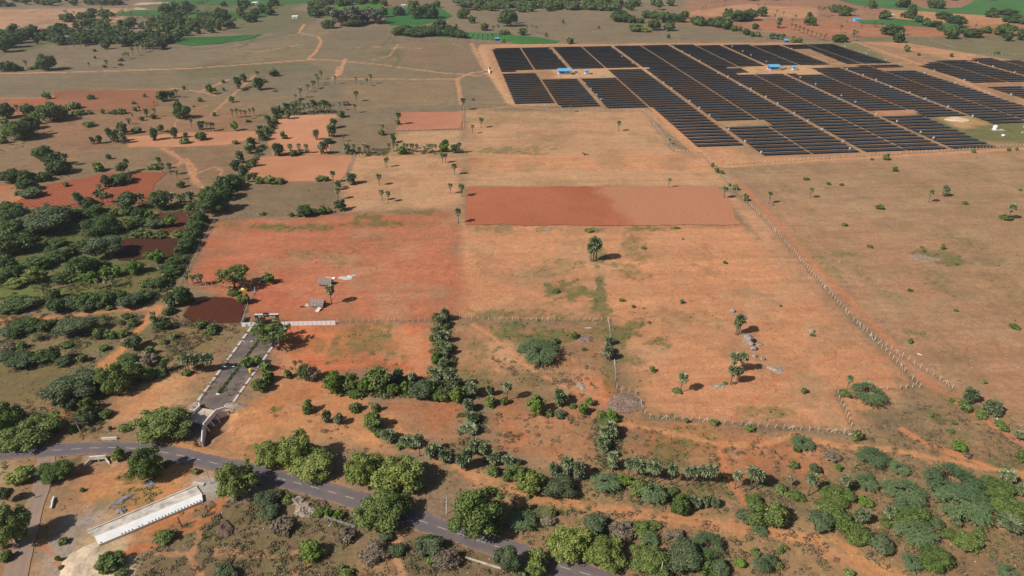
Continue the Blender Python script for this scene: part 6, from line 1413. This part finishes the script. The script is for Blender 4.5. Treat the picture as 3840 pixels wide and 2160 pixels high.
    o = link(bpy.data.objects.new('bird', me)); o.location = p; o.rotation_euler = (.25, R(12), R(-18)); tag(o, 'dark brown bird gliding with spread wings above the tan field', 'bird')
    # concrete slab yard at lower left
    z1, z2 = .2, .6
    fl = [W(*q('03', *p), z1) for p in ((880, 1008), (1975, 545), (2032, 622), (965, 1062))]; lg = [W(*q('03', *p), z2) for p in ((955, 1058), (2030, 620), (2042, 694), (995, 1138))]
    root = empty('concrete_slab', fl[0]); o = fl[0]; mb = MB(); mb.hexa([(p.x - o.x, p.y - o.y, -.1) for p in fl], [(p.x - o.x, p.y - o.y, z1) for p in fl]); mb.build('floor', simple('stained_floor', (.58, .51, .44), .85, .3, .4), root)
    mb = MB(); mb.hexa([(p.x - o.x, p.y - o.y, -.1) for p in lg], [(p.x - o.x, p.y - o.y, z2) for p in lg]); mb.build('raised_wall', simple('whitewash', (.75, .73, .71), .8, .06, .5), root)
    e0, e1 = lg[3], lg[2]; mb = MB(); mb.bar((fl[0].x - o.x, fl[0].y - o.y), (fl[1].x - o.x, fl[1].y - o.y), .3, 0, .55); mb.build('kerb', CONCW, root)
    mb = MB(); d = e1 - e0; dn = d.normalized(); m = Vector((-dn.y, dn.x, 0)); 
    for i in range(31):
        if i in (1, 2, 3, 4, 5, 10, 13): continue
        c = e0 + d * ((i + .7) / 31.5) - o + m * .35; mb.bar(c - dn * .09, c + dn * .09, .4, z2 + .001, z2 + .16)
    mb.build('stub', DARK, root); tag(root, 'long pale concrete channel slab with a row of dark stubs at lower left', 'concrete slab')
    mb = MB(); c = W(*q('03', 2000, 525)); mb.box(-1.8, 1.8, -.5, .5, 0, .4); b_ = mb.build('block', CONC); b_.location = c; b_.rotation_euler[2] = -.2; tag(b_, 'grey concrete block at the upper end of the channel slab', 'block')
    a, b = W(*q('13', 690, 868)), W(*q('13', 1000, 970)); mb = MB(); mb.bar(a, b, .5, 0, .9); tag(mb.build('old_wall', simple('mossy_wall', (.25, .22, .18), .95, .4, 1.5)), 'old mossy low wall in the scrub below the main road', 'wall')
    a, b = W(*q('23', -460, 1270) if False else q('13', 2110, 1270)), W(*q('13', 2470, 1380)); mb = MB(); mb.bar(a, b, .35, 0, .5); tag(mb.build('old_kerb', CONC), 'broken low kerb below the main road near the bottom edge', 'kerb')
    H = [('gravel_heap', q('03', 1220, 690), 3.8, 1.1, .7, GRAV, 'long grey gravel heap in the sandy slab yard', 'heap', .8), ('gravel_heap', q('03', 1220, 800), 1.6, 1.3, .7, GRAV, 'small round grey gravel heap near the slab', 'heap', 0),
         ('sand_bank', q('03', 830, 1345), 6.0, 7.5, .7, SANDH, 'big pale sand bank at the bottom left edge', 'sand', .35),
         ('rubble_heap', q('13', 400, 690), 2.4, 2.0, 1.0, RUB, 'upper pinkish rubble heap on the verge below the road', 'heap', 0), ('rubble_heap', q('13', 490, 790), 3.4, 3.0, 1.1, RUB, 'lower pinkish rubble heap on the verge below the road', 'heap', 0),
         ('rubbish_heap', q('03', 1510, 520), 2.0, 1.3, .5, GRAV, 'bluish rubbish heap beside the yard tree', 'heap', 0), ('wood_pile', q('03', 2262, 980), 2.3, 3.2, .9, WOOD, 'brown wood pile in the dry scrub at lower left', 'wood', .5),
         ('rock_outcrop', q('22', 1130, 1160), 7.5, 5.0, .7, ROCKD, 'dark brown rock outcrop beside the corner posts', 'rock', .15), ('rock_outcrop', q('22', 735, 520), 3.0, 3.6, .8, ROCKD, 'dark rock heap above the feathery bush', 'rock', -.6),
         ('stone_heap', q('22', 2080, 990), 3.2, 1.6, .4, RUB, 'scattered stone heap left of the paired palms', 'heap', .3), ('stone_heap', q('22', 700, 990), 1.6, 3.0, .3, RUB, 'pale stones on the bare orange strip', 'heap', .4), ('rock_heap', q('32', 80, 820), 2.6, 3.2, .4, RUB, 'dry brush heap at the right end of the boulder line', 'heap', .6),
         ('rubble_heap', q('31', 1560, 1150), 7.5, 4.6, .3, RUBE, 'broken rocky patch in the right pasture', 'heap', 0), ('earth_heap', q('30', 1900, 1205), 10, 7, 1.4, SANDH, 'bare earth mound beside the last solar rows', 'heap', 0), ('brush_pile', q('01', 60, 590), 1.2, .7, .3, WOOD, 'small brush pile in the orange plot at left', 'heap', 0)]
    for i, (nm, p, rx, ry, h, mt, lab, cat, rz) in enumerate(H): heap(nm, W(*p), rx, ry, h, mt, lab, cat, 60 + i, .5 if 'rock' in nm or 'rub' in nm or 'wood' in nm else .25, rz)
    B = [((2365, 540), 3.0, 2.4, 'largest pale boulder in the tan field by the palms'), ((2395, 570), 1.9, 1.4, 'pale boulder leaning on the largest boulder'), ((2425, 620), 1.7, 1.2, 'round boulder below the largest boulder'), ((2213, 240), 1.4, 1.2, 'lone boulder above the boulder-field palms'), ((2440, 690), 1.3, .7, 'flat boulder at the foot of the boulder line'), ((2490, 570), 1.6, .5, 'low flat boulder right of the largest boulder'), ((2520, 720), 1.2, .8, 'dark boulder at the end of the boulder line')]
    for i, (p, r, h, lab) in enumerate(B): boulder(W(*q('22', *p)), r, h, lab, i + 11)
    boulder(W(*q('32', 445, 445)), 1.4, .9, 'grey stone beside a bush in the middle right field', 31); boulder(W(*q('31', 725, 1185)), .9, .6, 'small stone with a tuft in the right pasture', 32); boulder(W(*q('31', 45, 615)), 1.2, .7, 'reddish stone beside the leaning fan palm', 33, ROCKD)
    for i, (p, rz, Ln, lab) in enumerate(((q('22', 765, 404), 0, 2.6, 'white post lying in the green-grey plot'), (q('32', 1525, 668), -35, 1.6, 'white broken post lying in the pasture'), (q('32', 2310, 1325), 75, 2.2, 'white fallen post under the right-hand fan palm'), (q('33', 840, 18), 20, 2.4, 'fallen white brace at the lower fence end'), (q('13', 755, 930), 60, 1.4, 'white stone slab by the old mossy wall'))):
        mb = MB(); mb.box(-Ln / 2, Ln / 2, -.12, .12, .0, .2); o = mb.build('fallen_post', WHITE); o.location = W(*p); o.rotation_euler[2] = R(rz); tag(o, lab, 'post')
def build_far_houses():
    L = [(q('10', 390, 186), 9, 6, 3.0, WHITE, WHITE, 'tiny white flat-roofed house beside the far winding track'), (q('10', 1500, 74), 14, 7, 3.4, CONC, CONCW, 'far long shed with a pale roof among the top paddies'), (q('10', 2432, 415), 7, 5, 3.4, BLUEW, BLUE, 'small blue hut beside the vivid paddy fence'),
         (q('20', 1242, 290), 9, 6, 3.0, CONC, CONCW, 'far shed with a pale roof among trees behind the solar field'), (q('30', 905, 216), 10, 7, 3.2, BLUE, BLUE, 'far blue-roofed shed on the red fields'), (q('30', 1252, 176), 7, 6, 3.6, CONC, CONCW, 'far pale house beside the small paddy'), (q('00', 2560, 52), 9, 6, 4, CONC, WHITE, 'far white house at the right end of the palm grove'),
         (q('30', 190, 428), 5, 4, 2.6, BLUEW, BLUE, 'small blue hut behind the solar fence'), (q('10', 5, 42), 8, 6, 3.6, WHITE, BLUE, 'far house with a blue roof left of the top track'), (q('20', 700, 0), 9, 6, 3.6, WHITE, CONCW, 'far pale house on the top edge above the solar farm')]
    for p, w, dp, h, m1, m2, lab in L:
        root = empty('far_house', W(*p), .1); mb = MB(); mb.box(-w / 2, w / 2, 0, dp, 0, h); mb.build('wall', m1, root)
        mb = MB(); e = .6; mb.hexa([(-w / 2 - e, -e, h), (w / 2 + e, -e, h), (w / 2 + e, dp + e, h + .9), (-w / 2 - e, dp + e, h + .9)], [(-w / 2 - e, -e, h + .2), (w / 2 + e, -e, h + .2), (w / 2 + e, dp + e, h + 1.1), (-w / 2 - e, dp + e, h + 1.1)]); mb.build('roof', m2, root)
        mb = MB(); mb.box(-.5, .5, -.06, -.003, .0, 2.1); mb.build('door', WOOD, root); tag(root, lab, 'house')
def build_cover():                          # low grass, dry sward and loose stones: what nobody could count
    rng = np.random.RandomState(11); N = 420000
    v = 2250 - 1750 * rng.rand(N) ** 1.35; u = rng.uniform(-250, 4090, N); t = (1080 - v) / F; k = -HC / (-ST + t * CT); X = (u - 1920) / F * k; Y = (CT + t * ST) * k
    C, G, D = paint(X, Y); ok = np.ones(N, bool)
    for P in FLATS: ok &= ~(sdist(X, Y, P) > -.25)
    pat = fbm(X, Y, 5, 31) ; pat2 = fbm(X, Y, 1.6, 41)
    for nm, prob, mat, sz, lab in (('grass', np.clip(G * 1.35 - .12, 0, 1) * (pat > .47) * (pat2 > .44) * .33, leafmat('low_grass', (.060, .105, .026), (.10, .125, .045), .2), (.16, .42), 'low green weeds and grass tufts over the farmland'),
                                   ('dry_grass', np.clip(D * 1.3 - .10, 0, 1) * (pat > .42) * (pat2 > .46) * .42, leafmat('dry_sward', (.24, .18, .115), (.185, .155, .10), .2), (.18, .42), 'dry brown grass and low scrub over the rough ground')):
        i = np.nonzero(ok & (rng.rand(N) < prob))[0]; n = len(i); m = 4
        P = np.repeat(np.stack([X[i], Y[i], np.zeros(n)], 1), m, 0) + rng.normal(size=(n * m, 3)) * np.array([.28, .28, 0]); s = np.repeat(rng.uniform(sz[0], sz[1], n), m); P[:, 2] = s * rng.uniform(.15, .8, n * m)
        Vv, Q = quads(P, rng.normal(size=(n * m, 3)) + [0, 0, .5], s * .7, s * .5, rng); tag(link(bpy.data.objects.new(nm, mesh_np(nm, Vv, Q, [mat]))), lab, 'ground cover', kind='stuff')
    i = np.nonzero(ok & (rng.rand(N) < .0035 * (1 + 6 * D)))[0][:1500]; n = len(i); c = np.stack([X[i], Y[i], np.full(n, .06)], 1); r = rng.uniform(.06, .22, n)
    O = np.array([[1, 0, 0], [0, 1, 0], [-1, 0, 0], [0, -1, 0], [0, 0, .8], [0, 0, -.5]]); Vv = (c[:, None] + O[None] * r[:, None, None] * rng.uniform(.6, 1.3, (n, 6, 1))).reshape(-1, 3)
    T_ = np.array([[0, 1, 4], [1, 2, 4], [2, 3, 4], [3, 0, 4], [1, 0, 5], [2, 1, 5], [3, 2, 5], [0, 3, 5]]); Q = (T_[None] + (np.arange(n) * 6)[:, None, None]).reshape(-1, 3)
    tag(link(bpy.data.objects.new('gravel', mesh_np('gravel', Vv, Q, [CONCW]))), 'loose pale stones scattered over the ground', 'stones', kind='stuff')
UNDER = [('0,700 110,710 440,660 470,700 420,740 380,770 300,780 100,800 0,790', .42), ('0,800 250,795 370,790 320,850 250,890 200,920 100,930 0,930', .32), ('380,800 480,830 560,860 480,900 400,880', .22),
         ('700,275 840,265 850,285 720,292', .4, 1.5), ('690,378 770,378 780,392 690,392', .5, 1.5), ('880,375 1165,372 1165,388 880,392', .4, 1.3), ('150,960 220,920 300,900 420,890 420,930 330,980 260,1010 240,1090 190,1090 180,1020', .5), ('0,530 300,505 490,490 500,540 360,570 400,600 300,600 160,605 60,590 0,600', .5), ('0,650 250,660 440,670 300,690 110,695 0,690', .3),
         ('500,540 520,560 470,670 430,720 400,760 380,740 440,650', .9, 1.6), ('1090,790 1130,790 1140,960 1080,960', .75, 1.5), ('820,960 1100,950 1180,970 1190,1010 1120,1000 960,1005 830,985', .7, 1.6), ('1150,960 1220,980 1230,1130 1160,1130', .6),
         ('930,1040 980,1050 1080,1110 1230,1140 1400,1190 1560,1200 1700,1190 1800,1200 1800,1230 1560,1240 1400,1230 1200,1190 1060,1160 950,1100', .26), ('1500,1050 1560,1050 1560,1200 1500,1200', .6), ('1200,1210 1400,1230 1560,1240 1750,1250 1840,1290 1700,1290 1500,1270 1250,1250', .35),
         ('1850,1200 2100,1200 2300,1230 2420,1330 2300,1420 2100,1330 1960,1300 1880,1260', .4), ('2120,1190 2330,1180 2576,1200 2576,1400 2450,1400 2300,1340 2180,1260', .28), ('1380,1370 1560,1330 1840,1370 1880,1449 1500,1449', .4),
         ('640,1210 760,1230 900,1300 880,1340 760,1290', .5), ('560,1270 760,1310 1000,1380 1190,1400 1250,1449 520,1449', .14), ('940,1340 1180,1390 1180,1440 1010,1440', .3), ('130,960 60,1040 120,1060 200,1040', .1), ('0,1120 110,1140 60,1200 0,1230', .3),
         ('610,440 660,360 690,290 760,250 700,300 650,400 560,520 490,530', .8, 1.9), ('420,870 520,905 540,930 400,940', .35), ('700,900 830,930 820,960 700,960', .3), ('130,330 0,400 0,340 120,290', .2), ('20,470 110,450 200,420 190,440 60,480', .25)]
DRYU = [('520,1260 760,1310 1000,1370 1200,1410 1260,1449 480,1449', .5), ('640,1200 900,1270 1180,1390 1000,1350 760,1300', .5), ('1130,1220 1500,1260 1900,1310 2300,1420 2500,1449 1950,1449 1700,1350 1300,1290', .4), ('1480,1080 1900,1090 2150,1100 2300,1000 2576,1100 2576,1180 2100,1200 1600,1180', .28), ('380,790 620,815 560,880 430,940 400,860', .5), ('0,790 370,790 330,860 240,930 0,940', .45), ('60,990 260,980 260,1090 60,1120', .5), ('1120,900 1540,880 1550,1000 1300,1010', .3), ('1240,1040 1500,1040 1500,1160 1250,1130', .35), ('640,1040 960,1000 960,1150 800,1120', .15)]
def build_undergrowth():
    carpet('undergrowth', UNDER, 1.0, ((.085, .125, .038), (.155, .160, .075)), 'low tangled green scrub between the trees', 23)
    carpet('dry_scrub', DRYU, .75, ((.230, .170, .110), (.165, .145, .085)), 'low brown thorny scrub on the rough ground', 29)
def carpet(nm, LST, mult, cols, lab, seed):                    # low tangled greenery between the trees, one carpet
    rng = np.random.RandomState(seed); Ps, Ns, Ss = [], [], []
    for s, dens, *rs in LST:
        Pp = fp(s); us = [p[0] for p in Pp]; vs_ = [p[1] for p in Pp]; Wp = [tuple(p[:2]) for p in wp(Pp)]
        xs = [p[0] for p in Wp]; ys = [p[1] for p in Wp]; area = (max(xs) - min(xs)) * (max(ys) - min(ys)); n = int(area * dens * mult)
        X = rng.uniform(min(xs), max(xs), n); Y = rng.uniform(min(ys), max(ys), n); w = sdist(X, Y, Wp) + 5 * (fbm(X, Y, 9, 51) - .5)
        k = (w > 0) & (fbm(X, Y, 6, 61) > .62 - .30 * dens)
        for P in FLATS: k &= ~(sdist(X, Y, P) > -.8)
        X, Y = X[k], Y[k]; n = len(X); r = rng.uniform(.5, 1.25, n) * (.75 + .5 * dens) * (rs[0] if rs else 1); lod = np.clip(Y / 300, .6, 2); m = 26
        d = rng.normal(size=(n, m, 3)); d[:, :, 2] = np.abs(d[:, :, 2]) * .9; d /= np.linalg.norm(d, axis=2, keepdims=True)
        c = np.stack([X, Y, np.zeros(n)], 1); Ps.append((c[:, None] + d * r[:, None, None] * rng.uniform(.6, 1.1, (n, m, 1)) * np.array([1, 1, .8])).reshape(-1, 3)); Ns.append((d + .5 * rng.normal(size=d.shape)).reshape(-1, 3)); Ss.append(np.repeat(r * .22, m) * rng.uniform(.6, 1.3, n * m))
    P, N, S = np.vstack(Ps), np.vstack(Ns), np.concatenate(Ss); V, Q = quads(P, N, S, S * .7, rng); print('undergrowth', len(Q))
    tag(link(bpy.data.objects.new(nm, mesh_np(nm, V, Q, [leafmat(nm + '_leaves', cols[0], cols[1], .2)]))), lab, 'ground cover', kind='stuff')
# ------------------------------------------------------------------ build it all
build_roads(); build_bridge(); build_ground(); build_fields(); build_solar(); build_fences(); build_gate(); build_huts(); build_roadside(); build_far_houses()
build_plants(VEG)
for g_ in GROVES: grove(*g_)
build_cover(); build_undergrowth()
HAZE = 0.00008
if HAZE:
    mb = MB(); mb.box(-6500, 6500, -300, 13500, -6, 170); hz = mb.build('haze', [newmat('thin_haze')[0]]); m = hz.data.materials[0]; n = m.node_tree.nodes; n.remove(n['Principled BSDF'])
    pv = nd(n, 'ShaderNodeVolumePrincipled'); pv.inputs['Color'].default_value = (.80, .86, .95, 1); pv.inputs['Density'].default_value = HAZE; pv.inputs['Anisotropy'].default_value = .2
    m.node_tree.links.new(pv.outputs[0], n['Material Output'].inputs['Volume']); tag(hz, 'thin air haze over the farmland', 'haze', kind='stuff')
for o in bpy.data.objects:
    L = o.get('label')
    if L and not 4 <= len(L.split()) <= 16: print('LABEL', len(L.split()), L)
print('objects', len(bpy.data.objects), 'plants', NPL[0])
